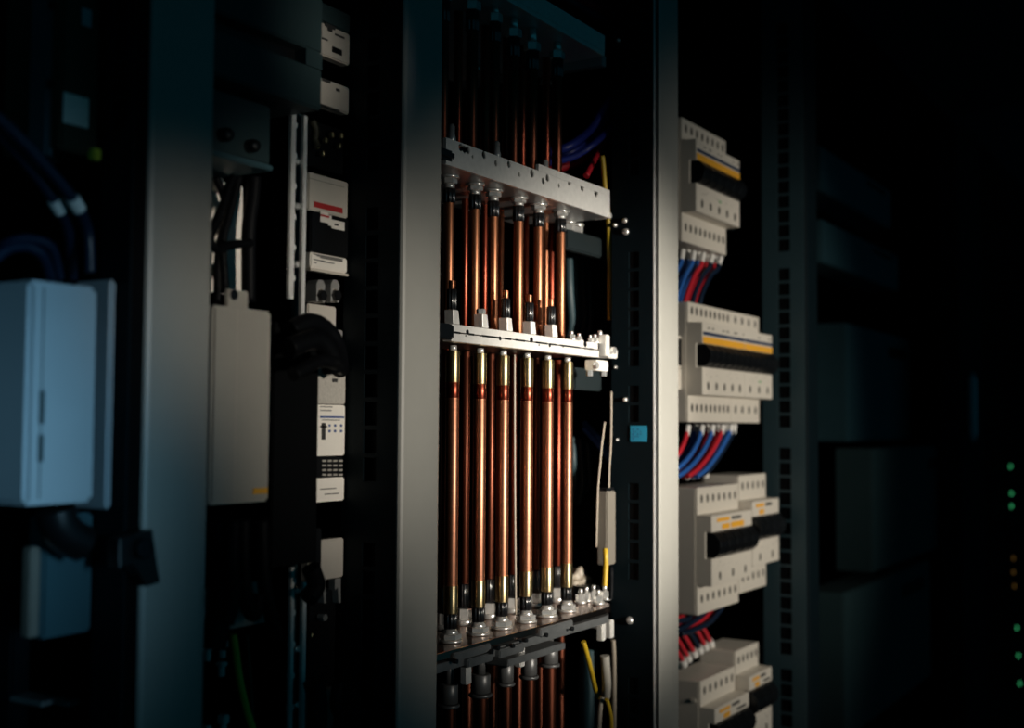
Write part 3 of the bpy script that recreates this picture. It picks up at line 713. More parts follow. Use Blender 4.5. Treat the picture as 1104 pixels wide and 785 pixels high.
# ferrules standing on row three, wires leaving up-left
for i, (px, mt) in enumerate(((741, 'wire_red'), (748, 'wire_blue'), (754, 'wire_red'), (761, 'wire_red'))):
    y = .104
    wire([(px, 516 - i * .6, y), (px - 1, 509, y), (px - 4, 502, y), (px - 10, 496, y), (px - 24, 488, y)], .0039, mt,
         f'{cname[mt]} wire with white ferrule, {ORD[i]} from the grey post entering the third row from above', 'wires entering the third breaker row', ferrule=True, fr=1.5, fl=.014)
E3 = [(744, 664, 'wire_navy'), (751, 663, 'wire_red'), (760, 659.5, 'wire_navy'), (768, 658, 'wire_red'), (778, 655.5, 'wire_navy')]
for i, (px, py, mt) in enumerate(E3):
    y = .076 + .012 * (i % 2)
    wire([(px, py, y), (px - 3, py + 4, y), (px - 12, 670, y), (px - 24, 677, y), (px - 44, 684, y)], .0039, mt,
         f'{cname[mt]} wire, {ORD[i]} from the grey post, sweeping out below the third breaker row', 'wires under the third breaker row')
E4 = [(737.5, 717, 'wire_red'), (742.5, 712, 'wire_red'), (749, 707, 'wire_red'), (755, 703, 'wire_navy'), (761, 699.5, 'wire_red'), (767, 696, 'wire_red')]
for i, (px, py, mt) in enumerate(E4):
    y = .093 + .003 * i
    wire([(px, py, y), (px - 3.5, py - 8, y), (px - 10, py - 19, y), (px - 15 - 2 * i, py - 28, y), (px - 27 - 3 * i, py - 37, y)], .0039, mt,
         f'{cname[mt]} wire with white ferrule, {ORD[i]} from the grey post entering the bottom row', 'wires entering the bottom breaker row', ferrule=True, fr=1.55, fl=.013)
# dark terminal block the ferrules plug into, behind the bottom row
zt = z4_[0]
root = thing('terminal_block', 'dark grey flat terminal block behind the bottom breaker row, white ferrules plugged in', 'terminal block', (xr4[0] + .05, .17, zt - .05))
m = MB(); m.box(xr4[0] - .02, xr4[1] + .075, YBK + .012, .215, zt - .06, zt + .010, .001); m.build('body', 'teal_panel', root)
m = MB()
for i in range(7): m.box(xr4[0] - .012 + .022 * i, xr4[0] - .002 + .022 * i, YBK + .02, YBK + .032, zt + .0102, zt + .0135, .0006)
m.build('cover', 'black_plastic', root)

# ------------------------------------------------------------------ left bay 1: between the first and second posts
Y1 = .0
# big dark box at the top
a = front(222, 347, 84, 200, .012, .10); x0, x1 = XP[0] + PW + .006, xy(347, 118, .012)
zb = PX_at(x1, .012, 119.5)
root = thing('control_unit', 'large dark green control unit with a black slot, hanging at the top left of centre', 'control unit', ((x0 + x1) / 2, .06, zb))
zs0, zs1 = PX_at(xy(329, 68, .012), .012, 69), PX_at(xy(329, 52, .012), .012, 51)
sx = xy(330, 60, .012)
m = MB(); m.box(x0, x1, .012, .11, zs1, zb + .28, .0015); m.build('upper_shell', 'teal_panel', root)
m = MB(); m.box(x0, x1, .012, .11, zb, zs0, .0015); m.build('lower_shell', 'teal_panel', root)
m = MB(); m.box(x0 + .001, sx, .024, .109, zs0 + .0004, zs1 - .0004); m.build('slot', 'black_plastic', root)
m = MB(); m.box(sx + .0004, x1, .0123, .109, zs0 + .0002, zs1 - .0002); m.build('end_cap', 'teal_panel', root)
# second, smaller unit under it
x1b = xy(292, 150, .03); zt2, zb2 = PX_at(x1b, .03, 121), PX_at(x1b, .03, 184)
zt2 = zb - .004
root = thing('relay_unit', 'small dark teal unit with two black knobs under the large dark control unit', 'relay', ((x0 + x1b) / 2, .06, zb2))
m = MB(); m.box(x0, x1b, .030, .10, zb2 + .004, zt2, .0015); m.build('shell', 'teal_panel', root)
m = MB(); m.box(x0, x1b - .0005, .026, .10, zb2 - .001, zb2 + .0035, .001); m.build('base_rim', 'deep_teal', root)
for px, py in ((239, 146), (268, 158)):
    p = PY(px, py, .03); m = MB(); m.lathe((p.x, .0298, p.z), [(.0055, 0), (.0055, -.006), (.004, -.009), (.001, -.0095)], 'y', 18); m.build('knob', 'black_plastic', root)
# white terminal panel with dark cables in front
a = front(222, 262, 191, 314, .07, .03)
root = thing('connection_board', 'white lit terminal panel glimpsed between dark cables beside the blurred post', 'connection board', (a[0], .085, a[4]))
m = MB(); m.box(x0, a[1], .07, .074, a[4], a[5], .001); m.build('plate', 'label_white', root)
for py in (200, 245, 292): 
    p = PY(232, py, .07); m = MB(); m.box(p.x - .004, p.x + .004, .064, .0698, p.z - .006, p.z + .006, .001); m.build('terminal', 'beige_plastic', root)
DK = [([(232, 191, .06), (240, 208, .06), (244, 235, .06), (236, 268, .06), (234, 326, .06)], .0032), ([(257, 191, .046), (254, 205, .046), (246, 235, .046), (240, 262, .046), (243, 316, .046)], .0036),
      ([(252, 191, .031), (247, 200, .031), (240, 222, .031), (228, 250, .031), (218, 270, .031)], .0034), ([(274, 191, .05), (272, 215, .05), (268, 250, .05), (268, 326, .05)], .0060), ([(222, 244, .017), (232, 268, .017), (250, 264, .017), (270, 262, .017)], .0035)]
for i, (p, r) in enumerate(DK):
    wire(p, r, 'wire_black', ['black cable nearest the blurred post, hanging over the white terminal panel', 'black cable bending in the middle of the white terminal panel', 'black cable slanting left across the white terminal panel', 'thickest black cable covering the right edge of the white terminal panel', 'black cable crossing sideways low over the white terminal panel'][i], 'black cables over the white terminal panel', 'cable', name='cable')
# grey box with orange sticker
YG = .004
x1 = xy(292, 440, YG); zt = PX_at(x1, YG, 336); zb = PX_at(x1, YG, 540.5)
root = thing('drive_unit', 'plain warm grey device with an orange sticker, hanging right of the blurred post', 'device', ((x0 + x1) / 2, .05, zb))
m = MB(); m.box(x0, x1, YG, .10, zb, zt, .002); m.build('housing', 'grey_plastic', root)
a = front(272.5, 288, 526.5, 533, YG, .001); m = MB(); m.box(a[0], a[1], YG - .0007, YG - .0001, a[4], a[5]); m.build('sticker', 'orange_strip', root)
a = front(245, 268, 311, 333, YG + .01, .004)
m = MB(); m.box(a[0], a[1], YG + .01, YG + .014, zt + .0004, a[5], .001); tb = m.build('mounting_tab', 'grey_plastic', root)
p = PY(252, 318, YG + .01); m = MB(); m.cyl((p.x, 0, p.z), .004, YG + .0093, YG + .0102, 'y', 16); m.build('tab_hole', 'black_plastic', root)
m = MB(); q = PY(255, 380, YG); m.box(q.x - .0004, q.x + .0004, YG - .0003, YG - .0001, zb + .002, zt - .002); m.build('seam', 'beige_shell', root)
# lower bracket plate, with cables in front
a = front(226, 293, 652, 681, .035, .02)
root = thing('shield_plate', 'grey shield plate low beside the blurred post, black cables before it', 'plate', (x0, .045, a[4]))
m = MB(); m.box(x0, a[1], .035, .038, a[4] - .0, a[5] + .012, .0008); m.build('plate', 'grey_plastic', root)
m = MB(); m.box(x0, a[1], .038, .052, a[4] - .002, a[4] + .0015, .0005); m.build('fold', 'grey_plastic', root)
for i, (p, r) in enumerate((([(262, 560, .02), (262, 610, .02), (266, 650, .02), (274, 662, .02), (278, 640, .02)], .006), ([(236, 560, .02), (240, 620, .02), (236, 660, .02), (230, 700, .02)], .010), ([(282, 560, .022), (284, 620, .022), (290, 655, .022), (300, 690, .024)], .006), ([(252, 560, .004), (250, 610, .004), (252, 640, .004), (244, 672, .004)], .006))):
    wire(p, r, 'wire_black', ['black cable looping down in front of the grey shield plate', 'thick black cable over the left part of the grey shield plate', 'black cable hanging past the right end of the grey shield plate', 'black cable between the loop and the thick one at the shield plate'][i], 'black cables at the shield plate', 'cable', name='cable')
wire([(251.5, 684, .045), (254, 700, .045), (258, 730, .045), (265, 762, .045), (276, 800, .045), (282, 850, .05)], .0030, 'wire_green', 'yellow-green earth wire running down below the grey shield plate')
wire([(266, 684, .06), (269, 720, .06), (272, 770, .06), (273, 840, .06)], .0016, 'umber', 'thin dull brown wire right of the yellow-green earth wire')
for i, (px, py, h) in enumerate(((228, 696, 6), (244, 690, 9), (243, 714, 5), (245, 771, 10), (226, 783, 8))):
    p = PY(px, py, .06); q = PY(px, py + h, .06)
    root = thing('cable_clip', ['white cable clip closest to the blurred post under the shield plate', 'tallest white cable clip just under the shield plate', 'small white cable clip below the tallest one', 'white cable clip near the bottom edge left of the earth wire', 'white cable clip in the bottom corner beside the blurred post'][i], 'clip', (p.x, .065, q.z), 'white cable clips under the shield plate')
    m = MB(); m.box(p.x - .0035, p.x + .0035, .06, .068, q.z, p.z, .001); m.build('body', 'ferrule_white', root)
    m = MB(); m.cyl((p.x, .064, q.z), .0028, -.008, -.0002, 'z', 14, .0006); m.build('stem', 'ferrule_white', root)
# perforated strut
m = MB()
YR = .045
for (pa_, pb_, pyt, pyb, scal) in ((313.5, 318.5, 118, 322, True), (326.5, 330.5, 124, 345, False), (313, 316.5, 612, 860, True), (325.5, 329.5, 628, 860, False)):
    xa_ = xy(pa_, (pyt + pyb) / 2, YR); xb_ = xy(pb_, (pyt + pyb) / 2, YR)
    z1 = PX_at(xa_, YR, pyt); z0 = PX_at(xa_, YR, pyb)
    m = MB(); m.box(xa_, xb_, YR, YR + .004, z0, z1, .0005)
    if scal:
        z = z1 - .012
        while z > z0:
            m.lathe((xb_ - .0006, YR + .001, z), [(.0032, 0), (.0032, .004)], 'y', 14); z -= .026
    m.build('strut', 'zinc', cB)
xa_ = xy(319.5, 230, YR + .008); xb_ = xy(326, 230, YR + .008)
MB().box(xa_, xb_, YR + .008, YR + .012, 1.0, PX_at(xa_, YR, 121)).build('strut_web', 'teal_panel', cB)
for py in (174, 222, 285, 637, 700, 760):
    p = PY(321.5, py, YR + .004); m = MB(); m.lathe((p.x, YR + .0078, p.z), [(.0032, 0), (.0032, -.0025), (.002, -.004)], 'y', 14); m.build('strut_screw', 'bright_steel', cB)

# modules beside the second post
YM = .058
XE = rB - .004                                # right ends of the modules
def rect(m, px0, px1, pyt, pyb, y=YM, out=.0006, pl=None):
    a = front(px0, px1, pyt, pyb, y, .001, pl=pl); m.box(a[0], min(a[1], XE - .0003), y - out, y - .0001, a[4], a[5])
def body(root, px0, pyt, pyb, mt, name='housing', y=YM, d=.010, pyref=None, xr=None):
    x0_ = xy(px0, (pyt + pyb) / 2, y); z1 = PX_at(x0_, y, pyt); z0 = PX_at(x0_, y, pyb)
    m = MB(); m.box(x0_, XE if xr is None else xr, y, y + d, z0, z1, .0012)
    if d == .010: MB().box(x0_ + .003, XE, y + d + .0003, y + .045, z0 + .0006, z1 - .0006).build('base', 'black_plastic', root)
    return m.build(name, mt, root)
# top relays
r_ = thing('relay_module', 'beige relay module at the very top between dark control unit and dark rail', 'relay', (xy(350, 40, YM), .08, PX_at(xy(345, 40, YM), YM, 58)))
body(r_, 343, 22, 57, 'beige_shell'); body(r_, 343, 0, 21, 'teal_panel', 'cap')
m = MB(); rect(m, 350, 361, 24, 28); rect(m, 353, 358, 29, 33); rect(m, 361, 371, 36, 38); rect(m, 347, 353, 40, 42); m.build('print', 'label_ink', r_)
m = MB(); rect(m, 358, 368, 50, 56, out=.001); m.build('socket', 'black_plastic', r_)
r_ = thing('relay_module', 'smaller beige relay module just below the black gap, above the white breaker', 'relay', (xy(350, 100, YM), .08, PX_at(xy(345, 100, YM), YM, 113)))
body(r_, 343, 82, 112, 'beige_shell')
m = MB(); rect(m, 347, 356, 84, 87); rect(m, 362, 366, 95, 98); rect(m, 346, 366, 112, 113.5); m.build('print', 'label_ink', r_)
# cable loops in the gap
wire([(336, 130, .05), (340, 140, .05), (339, 150, .052), (342, 158, .05)], .0035, 'umber', 'small brown cable stub below the upper relay module next to the strut', cat='cable', name='cable')
for i, (px, py) in enumerate(((340, 158), (349, 152), (356, 146), (366, 147), (364, 158), (346, 166))):
    p = PY(px, py, .06); o = MB().lathe((p.x, .06, p.z), [(.0022, 0), (.0028, -.003), (.0016, -.0045)], 'y', 12).build('terminal_screw', 'brass')
    tag(o, ['brass screw nearest the strut in the dark gap above the red-striped breaker', 'second brass screw from the strut in the gap above the red-striped breaker', 'topmost brass screw in the middle of that gap', 'brass screw touching the dark rail, upper one', 'brass screw touching the dark rail, lower one', 'lowest brass screw close to the strut in that gap'][i], 'screw', 'brass screws above the red-striped breaker')
m = MB(); a = front(332, 373, 128, 178, .064, .03); m.box(a[0], XE, .064, .09, a[4], a[5], .001)
tag(m.build('terminal_strip', 'black_plastic'), 'black terminal strip with brass screws above the red-striped breaker', 'terminal strip')
# breaker with red stripe
r_ = thing('motor_breaker', 'white breaker with a red printed stripe and black handle block beside the dark rail', 'breaker', (xy(350, 240, YM), .08, PX_at(xy(332, 240, YM), YM, 290)))
body(r_, 332.5, 185, 226, 'beige_plastic'); 
body(r_, 335, 226.4, 271, 'black_plastic', 'handle_block', y=YM - .001)
body(r_, 335, 271.5, 288, 'label_white', 'label_panel'); body(r_, 335, 288.3, 291, 'beige_plastic', 'lip', y=YM - .003)
m = MB(); rect(m, 338, 369, 217, 223); m.build('red_stripe', 'label_red', r_)
m = MB(); rect(m, 333, 371, 191.5, 192.3); m.build('seam', 'grey_plastic', r_)
m = MB(); rect(m, 345, 353.5, 227.5, 239, y=YM - .001); rect(m, 357, 371, 236.5, 246, y=YM - .001); rect(m, 353.5, 357, 232, 243, y=YM - .001); m.build('white_label', 'label_white', r_)
m = MB(); rect(m, 345, 354, 231, 233, y=YM - .001, out=.0012); m.build('red_print', 'label_red', r_)
m = MB(); rect(m, 360, 364, 241, 243, y=YM - .001, out=.0012)
for i, (q0, q1) in enumerate(((337, 369), (341, 369), (345, 369), (338, 350), (346, 360))): rect(m, q0, q1, 273.3 + 2 * i, 274.2 + 2 * i)
rect(m, 338, 341, 282.5, 283.5); m.build('print', 'label_ink', r_)
# silver clamps
for i, px in enumerate((342, 357.5)):
    p = PY(px, 316, YM + .004)
    root = thing('cable_clamp', ['shiny steel cable clamp left of the pair under the red-striped breaker', 'shiny steel cable clamp next to the rail under the red-striped breaker'][i], 'clamp', (p.x, YM + .01, PY(px, 328, YM).z), 'steel clamps under the red-striped breaker')
    z0 = PY(px, 326, YM + .004).z; z1 = PY(px, 302, YM + .004).z; w = .0058
    m = MB(); m.prism([(p.x - w, z0), (p.x - w, z1 - .004), (p.x - w * .5, z1), (p.x + w * .5, z1), (p.x + w, z1 - .004), (p.x + w, z0), (p.x + w * .55, z0), (p.x + w * .55, z1 - .008), (p.x - w * .55, z1 - .008), (p.x - w * .55, z0)], YM + .0, YM + .012, 'y')
    m.build('yoke', 'bright_steel', root)
    m = MB(); m.hexa((p.x, YM + .002, (z0 + z1) / 2 - .004), .0052, -.006, .003, 'y'); m.build('bolt_head', 'black_plastic', root)
    m = MB(); m.box(p.x - w * .5, p.x + w * .5, YM + .004, YM + .011, (z0 + z1) / 2 + .002, z1 - .009); m.build('insert', 'label_grey', root)
r_ = thing('backing_plate', 'pale backing plate half in shadow under the steel clamps', 'plate', (xy(350, 340, YM), .07, PX_at(xy(332, 340, YM), YM, 362)))
body(r_, 332, 327, 362, 'beige_shell', 'plate', y=YM + .012, d=.004)
m = MB(); p = PY(366, 362, YM + .006); m.box(p.x - .004, XE, YM + .004, YM + .0118, p.z - .004, p.z + .005, .001); m.build('lug', 'bright_steel', r_)
# dark cable mass between
for i, (p, r) in enumerate((([(312, 356, .02), (333, 347, .02), (350, 354, .022), (363, 372, .024), (367, 400, .04)], .0075), ([(310, 376, .002), (338, 366, .002), (353, 378, .002), (358, 400, .004)], .0085), ([(316, 404, -.014), (342, 390, -.014), (358, 391, -.010), (369, 398, .03)], .0055))):
    wire(p, r, 'wire_black', ['upper black cable arching across the shadowed plate under the steel clamps', 'middle black cable arching under the steel clamps', 'lowest black cable lying over the top of the blue-lined module'][i], 'black cables under the steel clamps', 'cable', name='cable')
# module with blue line
r_ = thing('control_module', 'white control module with a blue printed line and blue dots beside the dark rail', 'module', (xy(350, 470, YM), .08, PX_at(xy(340, 470, YM), YM, 543)))
body(r_, 339, 402, 435, 'label_grey', 'texture_panel'); body(r_, 339, 436, 492, 'label_white', 'face'); body(r_, 339, 493, 515, 'black_plastic', 'connector', y=YM + .002); body(r_, 339, 516, 542, 'label_white', 'foot')
body(r_, 339, 396.5, 401.5, 'beige_plastic', 'cap')
m = MB(); rect(m, 345, 370.5, 448.6, 450.6); m.build('blue_line', 'label_blue', r_)
m = MB()
for px in (355, 361, 367.5):
    for py in (457.5, 463.5): rect(m, px - 1, px + 1, py, py + 2.6)
m.build('blue_dot', 'label_blue', r_)
m = MB(); rect(m, 346.5, 350.5, 456, 474); rect(m, 345, 352, 459, 461); rect(m, 358, 363.5, 408, 412); rect(m, 345, 362, 527, 528); rect(m, 350, 365, 532.5, 533.5); rect(m, 345, 358, 438, 439); rect(m, 345, 357, 442, 443); rect(m, 347, 366, 452.4, 453.2); m.build('print', 'label_ink', r_)
m = MB()
for i in range(4):
    for j in range(4): rect(m, 347 + 6 * i, 351 + 6 * i, 496 + 5 * j, 498 + 5 * j, y=YM + .002)
m.build('pin', 'grey_plastic', r_)
# lower modules and clamps
r_ = thing('terminal_module', 'shadowed beige terminal module with steel clips below the blue-lined module', 'module', (xy(350, 610, YM), .08, PX_at(xy(333, 610, YM), YM, 632)))
body(r_, 333, 584, 628, 'beige_shell')
m = MB(); a = front(340, 347, 570, 630, YM - .004, .004); m.box(a[0], a[1], YM - .004, YM - .0004, a[4], a[5], .001); m.build('cable_entry', 'black_plastic', r_)
for px in (336, 349, 365):
    p = PY(px, 636, YM); w = .004; m = MB()
    m.prism([(p.x - w, p.z + .010), (p.x + w, p.z + .010), (p.x + w * 1.2, p.z - .012), (p.x + w * .5, p.z - .012), (p.x, p.z + .002), (p.x - w, p.z)], YM + .001, YM + .008, 'y'); m.build('steel_clip', 'bright_steel', r_)
m = MB(); p = PY(351, 666, YM); m.hexa((p.x, YM + .004, p.z), .0035, -.004, .003, 'y'); m.build('screw', 'bright_steel', r_)
m = MB(); a = front(333, 372, 640, 745, YM + .009, .03); m.box(a[0], XE, YM + .009, .09, a[4], a[5]); m.build('lower_body', 'black_plastic', r_)
for px, py in ((333.5, 684.5), (366.5, 701)):
    p = PY(px, py, YM + .009); m = MB(); m.lathe((p.x, YM + .0088, p.z), [(.0022, 0), (.0022, -.003), (.001, -.004)], 'y', 12); m.build('brass_screw', 'brass', r_)
r_ = thing('terminal_module', 'beige module cropped by the bottom frame edge, black cables in front', 'module', (xy(350, 780, YM), .08, PX_at(xy(333, 780, YM), YM, 850)))
body(r_, 333, 750, 850, 'beige_shell')
for i, (p, r) in enumerate((([(338, 735, .03), (342, 760, .03), (340, 820, .03)], .009), ([(366, 735, .045), (362, 758, .045), (367, 775, .045), (364, 800, .05)], .006), ([(335, 612, .028), (338, 620, .028), (341, 632, .028), (332, 645, .028)], .008))):
    wire(p, r, 'wire_black', ['black cable hanging over the left part of the cropped bottom module', 'black cable hanging over the right part of the cropped bottom module', 'black cable in front of the steel-clipped terminal module'][i], None, 'cable', name='cable')
# dark duct panel filling the middle of this bay
a = front(294, 312, 340, 610, .05, .02)
o = thing('wiring_duct', 'black wiring duct standing behind the warm grey device in the shadowed bay', 'duct', (a[0], .04, a[4]))
xd0, xd1 = xy(294, 480, .03), xy(343, 480, .03); zd0, zd1 = PX_at(xd1, .03, 606), PX_at(xd1, .03, 352)
MB().box(xd0, xd1, .034, .0515, zd0, zd1, .002).build('channel', 'black_panel', o)
MB().box(xd0, xd1, .030, .0337, zd0, zd1, .001).build('lid', 'black_panel', o)

# ------------------------------------------------------------------ left bay 0: nearest, out of focus
YZ = -.004
x1 = xy(105, 420, YZ); x0 = xy(30, 420, YZ)
zt = PX_at(x0, YZ, 301); zb = PX_at(x0, YZ, 546)
root = thing('plastic_enclosure', 'pale blue-grey plastic enclosure, blurred, closest to the camera at the left edge', 'enclosure', ((x0 + x1) / 2, .06, zb))
m = MB(); m.box(x0, x1, YZ, .12, zb, zt, .003); m.build('housing', 'blue_grey', root)
m = MB(); q = xy(44, 420, YZ); m.box(q, q + .0008, YZ - .0003, YZ - .0001, zb + .004, zt - .004); m.build('seam', 'teal_panel', root)
for p0, p1 in ((421, 457), (469, 498)):
    m = MB(); z1 = PX_at(q, YZ, p0); z0 = PX_at(q, YZ, p1); m.box(q - .001, q + .0025, YZ - .0007, YZ - .0001, z0, z1); m.build('vent_slot', 'teal_panel', root)
# pale solid standing in for the enclosure reflected in the glossy rail
xs = rA - .0035; zt_, zb_ = PX_at(xs, -.004, 300), PX_at(xs, -.004, 550)
xs0 = xy(117, 430, .012)
root = thing('rail_reflection', 'narrow pale strip standing in for the enclosure reflection on the punched rail', 'cover', (xs, .04, zb_))
m = MB(); m.box(min(xs0, xs - .004), xs, .012, .05, zb_, zt_, .002); m.build('cover', 'blue_grey', root)  # body of the stand-in for the enclosure reflection, not a real cover
# lower grey unit
xg0, xg1 = xy(46, 640, .03), min(xy(106, 640, .03), rA - .003); zt_ = PX_at(xg0, .03, 556); zb_ = PX_at(xg0, .03, 690)
root = thing('terminal_box', 'dim teal-grey box hanging under the pale blurred enclosure', 'box', ((xg0 + xg1) / 2, .07, zb_))
m = MB(); m.box(xg0, xg1, .03, .046, zb_, zt_, .002); m.build('housing', 'deep_teal', root)  # teal-grey coloured deeper for the shade it hangs in
m = MB(); m.box(xg0 - .0085, xg0 - .0003, .032, .04, zb_ + .002, zt_ - .02, .001); m.build('side_rim', 'taupe_shaded', root)
# dark conduits below and above
wire([(60, 549, .012), (64, 565, .012), (74, 578, .012), (88, 586, .012)], .0125, 'black_plastic', 'fat black cable gland under the blurred enclosure', cat='gland', name='cable_gland')
# black latch on the post
z1 = PX_at(XP[0], -.006, 570); z0 = PX_at(XP[0], -.006, 628)
m = MB(); m.prism([(XP[0] - .030, z1 - .004), (XP[0] - .002, z1), (XP[0] + .003, z0 + .012), (XP[0] + .006, z0), (XP[0] - .006, z0 - .002), (XP[0] - .018, z0 + .014), (XP[0] - .030, z0 + .012)], -.012, -.0006, 'y'); latch = m.build('latch', 'black_plastic', cA, .001)
m = MB(); m.cyl((XP[0] - .012, 0, (z0 + z1) / 2 + .006), .007, -.018, -.0122, 'y', 20, .001); m.build('pivot', 'rail_paint', latch)
# cables with pale tips
for i, (p, lab) in enumerate((([(-30, 118, .02), (5, 150, .02), (35, 184, .02), (62, 222, .022), (74, 250, .03), (78, 300, .05)], 'left dark blue cable with a pale band, arching from the upper left'), ([(-30, 104, .006), (10, 138, .006), (50, 180, .006), (82, 220, .008), (95, 252, .016), (97, 294, .016)], 'right dark blue cable with a pale band, arching from the upper left'))):
    P = [PY(*q) for q in p]; root = thing('cable', lab, 'cable', P[3], 'pale-banded cables above the blurred enclosure')
    MB().tube(P, .0038, 12).build('jacket', 'wire_navy', root)
    d = (P[4] - P[2]).normalized(); MB().tube([P[3] - d * .005, P[3], P[3] + d * .005], .0046, 14).build('band', 'ferrule_white', root)
for i, p in enumerate(([(-20, 292, .02), (6, 270, .02), (28, 266, .02), (46, 276, .02), (54, 300, .03)], [(-20, 282, .03), (10, 262, .03), (34, 258, .03), (56, 268, .03), (64, 300, .04)])):
    wire(p, .0035, 'wire_navy', ['front dark blue cable looping onto the top of the blurred enclosure', 'rear dark blue cable looping onto the top of the blurred enclosure'][i], 'looped cables on the blurred enclosure', 'cable', name='cable')
# upper relay with pale label
xa_, xb_ = xy(66, 100, .03), xy(107, 100, .03); zt_ = PX_at(xa_, .03, -60); zb_ = PX_at(xa_, .03, 160)
root = thing('contactor', 'dark olive contactor with a pale square label, upper left, out of focus', 'contactor', ((xa_ + xb_) / 2, .08, zb_))
m = MB(); m.box(xa_, xb_, .03, .09, zb_, zt_, .002); m.build('housing', 'umber', root)
a = front(68, 95, 99, 132, .03, .001); m = MB(); m.box(a[0], a[1], .0292, .0299, a[4], a[5]); m.build('label', 'label_white', root)
a = front(88, 98, 8, 27, .03, .001); m = MB(); m.box(a[0], a[1], .0292, .0299, a[4], a[5]); m.build('label', 'blue_grey', root)
m = MB(); p = PY(101, 167, .03); m.box(p.x - .004, p.x + .003, .025, .032, p.z - .004, p.z + .004, .001); m.build('yellow_tab', 'wire_green', root)
xa_ = xy(51, 100, .04); xb_ = xy(60, 100, .04)
o = thing('conduit', 'slim blue-grey vertical conduit left of the olive contactor', 'conduit', (xa_, .05, PX_at(xa_, .04, 185)))
MB().box(xa_, xb_, .04, .06, PX_at(xa_, .04, 180), PX_at(xa_, .04, -80), .002).build('channel', 'deep_teal', o)
for py in (5, 90, 172): z = PX_at(xa_, .04, py); MB().box(xa_ - .001, xb_ + .001, .0385, .0398, z - .003, z + .003, .0005).build('strap', 'rail_paint', o)
# lower dark conduits
for i, (p0, p1, lab) in enumerate(((42, 50, 'slim dark vertical conduit running below the dim teal-grey box'), (12, 34, 'broad dark vertical conduit in the bottom left corner'))):
    xa_ = xy(p0, 720, .12); xb_ = xy(p1, 720, .12)
    o = thing('conduit', lab, 'conduit', (xa_, .13, .3))
    MB().box(xa_, xb_, .12, .14, .3, PX_at(xa_, .12, 575), .002).build('channel', 'rail_paint', o)
    m = MB(); m.box(xa_ - .001, xb_ + .001, .085, .1195, PX_at(xa_, .12, 756), PX_at(xa_, .12, 750), .0005); m.build('strap', 'grey_steel', o)

# ------------------------------------------------------------------ right: dark cabinets beyond the last post
xE0 = XP[3] + PW
xE1 = PY(1000, 480, 0).x; xE2 = PY(1062, 480, 0).x
cE = root = thing('cabinet_frame', 'unlit cabinet beyond the last post, barely visible panels in darkness', 'cabinet', (xE0 + .3, .25, 0), 'electrical cabinet frames in the row')
MB().box(xE0 + .002, xE2, DEEP, DEEP + .004, FOOT, TOP).build('back_panel', 'black_panel', root)
MB().box(xE0 + .002, xE2, 0, DEEP, 0, FOOT - .001).build('plinth', 'rail_paint', root)
MB().box(xE0 + .002, xE2, 0, DEEP, TOP + .001, TOP + .03).build('roof_panel', 'rail_paint', root)
MB().box(PY(1036, 480, 0).x, xE2, .0, .05, FOOT, TOP, .004).build('post', 'rail_paint', root)
def dim_unit(px0, px1, pyt, pyb, y, lab, grp=None, mt='deep_teal', name='module_unit', cat='module', det=True):
    a = front(px0, px1, pyt, pyb, y, .08)
    r_ = thing(name, lab, cat, ((a[0] + a[1]) / 2, y + .04, a[4]), grp)
    m = MB(); m.box(*a, bev=.003); m.build('housing', mt, r_)
    w = a[1] - a[0]; h = a[5] - a[4]
    if det:
        m = MB(); m.box(a[0] + w * .62, a[0] + w * .9, y - .002, y - .0002, a[5] - h * .22, a[5] - h * .12, .0005); m.build('handle', 'black_plastic', r_)
    return r_
G5 = 'dim panels in the unlit cabinet'
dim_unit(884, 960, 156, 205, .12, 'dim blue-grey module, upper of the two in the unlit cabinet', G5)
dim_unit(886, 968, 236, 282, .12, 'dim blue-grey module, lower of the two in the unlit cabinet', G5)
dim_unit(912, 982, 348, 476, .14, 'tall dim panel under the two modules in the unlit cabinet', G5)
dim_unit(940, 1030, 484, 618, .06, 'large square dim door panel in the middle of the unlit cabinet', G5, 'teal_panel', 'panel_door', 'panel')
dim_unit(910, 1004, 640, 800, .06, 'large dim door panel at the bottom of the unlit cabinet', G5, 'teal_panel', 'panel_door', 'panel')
# pale handle-shaped body added in place of a vertical blue reflection
p0, p1 = PY(1044, 402, -.01), PY(1044, 476, -.01)
m = MB(); m.lathe((p0.x, -.02, 0), [(.004, p1.z), (.012, p1.z + .02), (.012, p0.z - .02), (.004, p0.z)], 'z', 24); reflection_body = m.build('handle', 'blue_grey', cE)
for z in (p1.z + .03, p0.z - .03): m = MB(); m.cyl((p0.x, 0, z), .006, -.02, -.0004, 'y', 14); m.build('added_standoff', 'rail_paint', reflection_body)
# LED rack at the right frame edge
xw0 = xE2 + .004
root = thing('server_rack', 'dark rack at the right frame edge with a column of green indicator lights', 'rack', (xw0 + .4, .3, 0))
MB().box(xw0, xw0 + 1.2, .0, .6, .0, TOP + .03, .004).build('body', 'black_panel', root)
for py, px in ((503, 1089), (517, 1089), (532, 1090), (546, 1090), (560, 1090), (602, 1092), (617, 1092), (632, 1093), (677, 1096), (692, 1097), (707, 1097.5), (722, 1098), (737, 1099), (752, 1100)):
    p = PY(px, py, -.0045); g = py in (503, 532, 546, 677, 707, 737)
    m = MB(); m.lathe((p.x, -.0045, p.z), [(.0055, 0), (.0055, -.002), (.003, -.0035)], 'y', 12); m.build('indicator_light', 'led_green' if g else 'led_amber' if py in (602, 617, 632) else 'screw_dark', root)
m = MB()
for k in range(14): m.box(xw0 + .35, xw0 + 1.15, -.004, -.0003, .25 + k * .13, .25 + k * .13 + .11, .001)
m.build('blank_panel', 'black_panel', root)

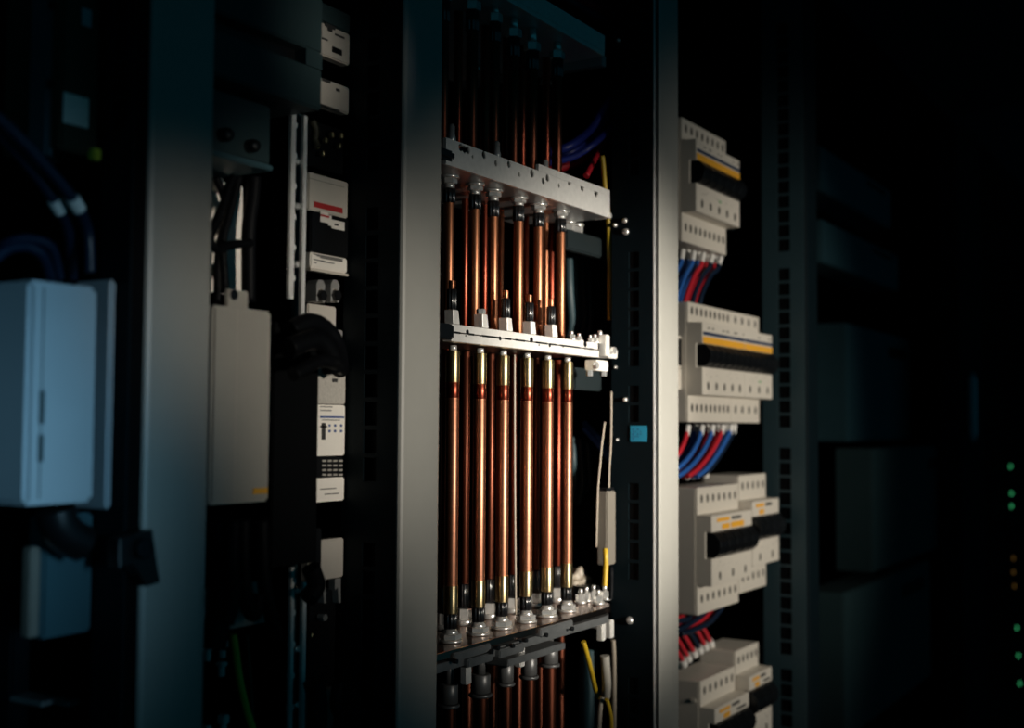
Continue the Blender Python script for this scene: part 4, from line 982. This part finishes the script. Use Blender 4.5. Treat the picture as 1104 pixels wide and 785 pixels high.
# ------------------------------------------------------------------ light
def look(o, p): o.rotation_euler = (Vector(p) - o.location).to_track_quat('-Z', 'Y').to_euler()
def area(name, loc, target, sx, sy, power, col, spread=math.pi):
    l = bpy.data.lights.new(name, 'AREA'); l.shape = 'RECTANGLE'; l.size = sx; l.size_y = sy; l.energy = power; l.color = col; l.spread = spread
    o = bpy.data.objects.new(name, l); COL.objects.link(o); o.location = loc; look(o, target); return o
def spot(name, loc, target, power, col, ang, blend, rad):
    l = bpy.data.lights.new(name, 'SPOT'); l.energy = power; l.color = col; l.spot_size = math.radians(ang); l.spot_blend = blend; l.shadow_soft_size = rad
    o = bpy.data.objects.new(name, l); COL.objects.link(o); o.location = loc; look(o, target); return o
# unseen key spots from the aisle, with narrow accents added for single items
def cone(r, d): return 2 * math.degrees(math.atan(r / d))
for lx, tx, tz, r, p in ((.50, .63, .086, .095, 28), (.66, .83, .045, .205, 47), (.74, .802, .315, .06, 70), (.70, .745, .165, .062, 60), (.80, 1.08, .01, .33, 46), (.98, 1.32, .0, .355, 300), (1.22, 1.70, -.01, .60, 30), (1.46, 2.06, -.02, .65, 76)):  # added accents: near post, relays, white panel; the rest are key light
    spot('key_or_accent_spot', (lx, -1.75, 1.40), (tx, 0, ZC + tz), p, (1, .92, .80), cone(r, 1.79), 1.0, .055)  # first cone imitates the gloss highlight on the near post
# unseen cool fill spot, cone shaped to light only the near left enclosure
spot('cool_fill', (.22, -1.2, 1.34), (.40, 0, 1.28), 52, (.36, .72, 1.0), cone(.20, 1.22), 1.0, .12)
wd = bpy.data.worlds.new('world'); S.world = wd; wd.use_nodes = True
wd.node_tree.nodes['Background'].inputs['Color'].default_value = (.05, .55, .80, 1); wd.node_tree.nodes['Background'].inputs['Strength'].default_value = .05
# ------------------------------------------------------------------ colour
S.view_settings.view_transform = 'Standard'; S.view_settings.look = 'None'; S.view_settings.exposure = 0.0; S.view_settings.gamma = 1.0
S.view_settings.use_curve_mapping = False
S.cycles.use_denoising = True
try: S.cycles.denoiser = 'OPENIMAGEDENOISE'
except Exception: pass
S.cycles.max_bounces = 6; S.cycles.sample_clamp_indirect = 4.0
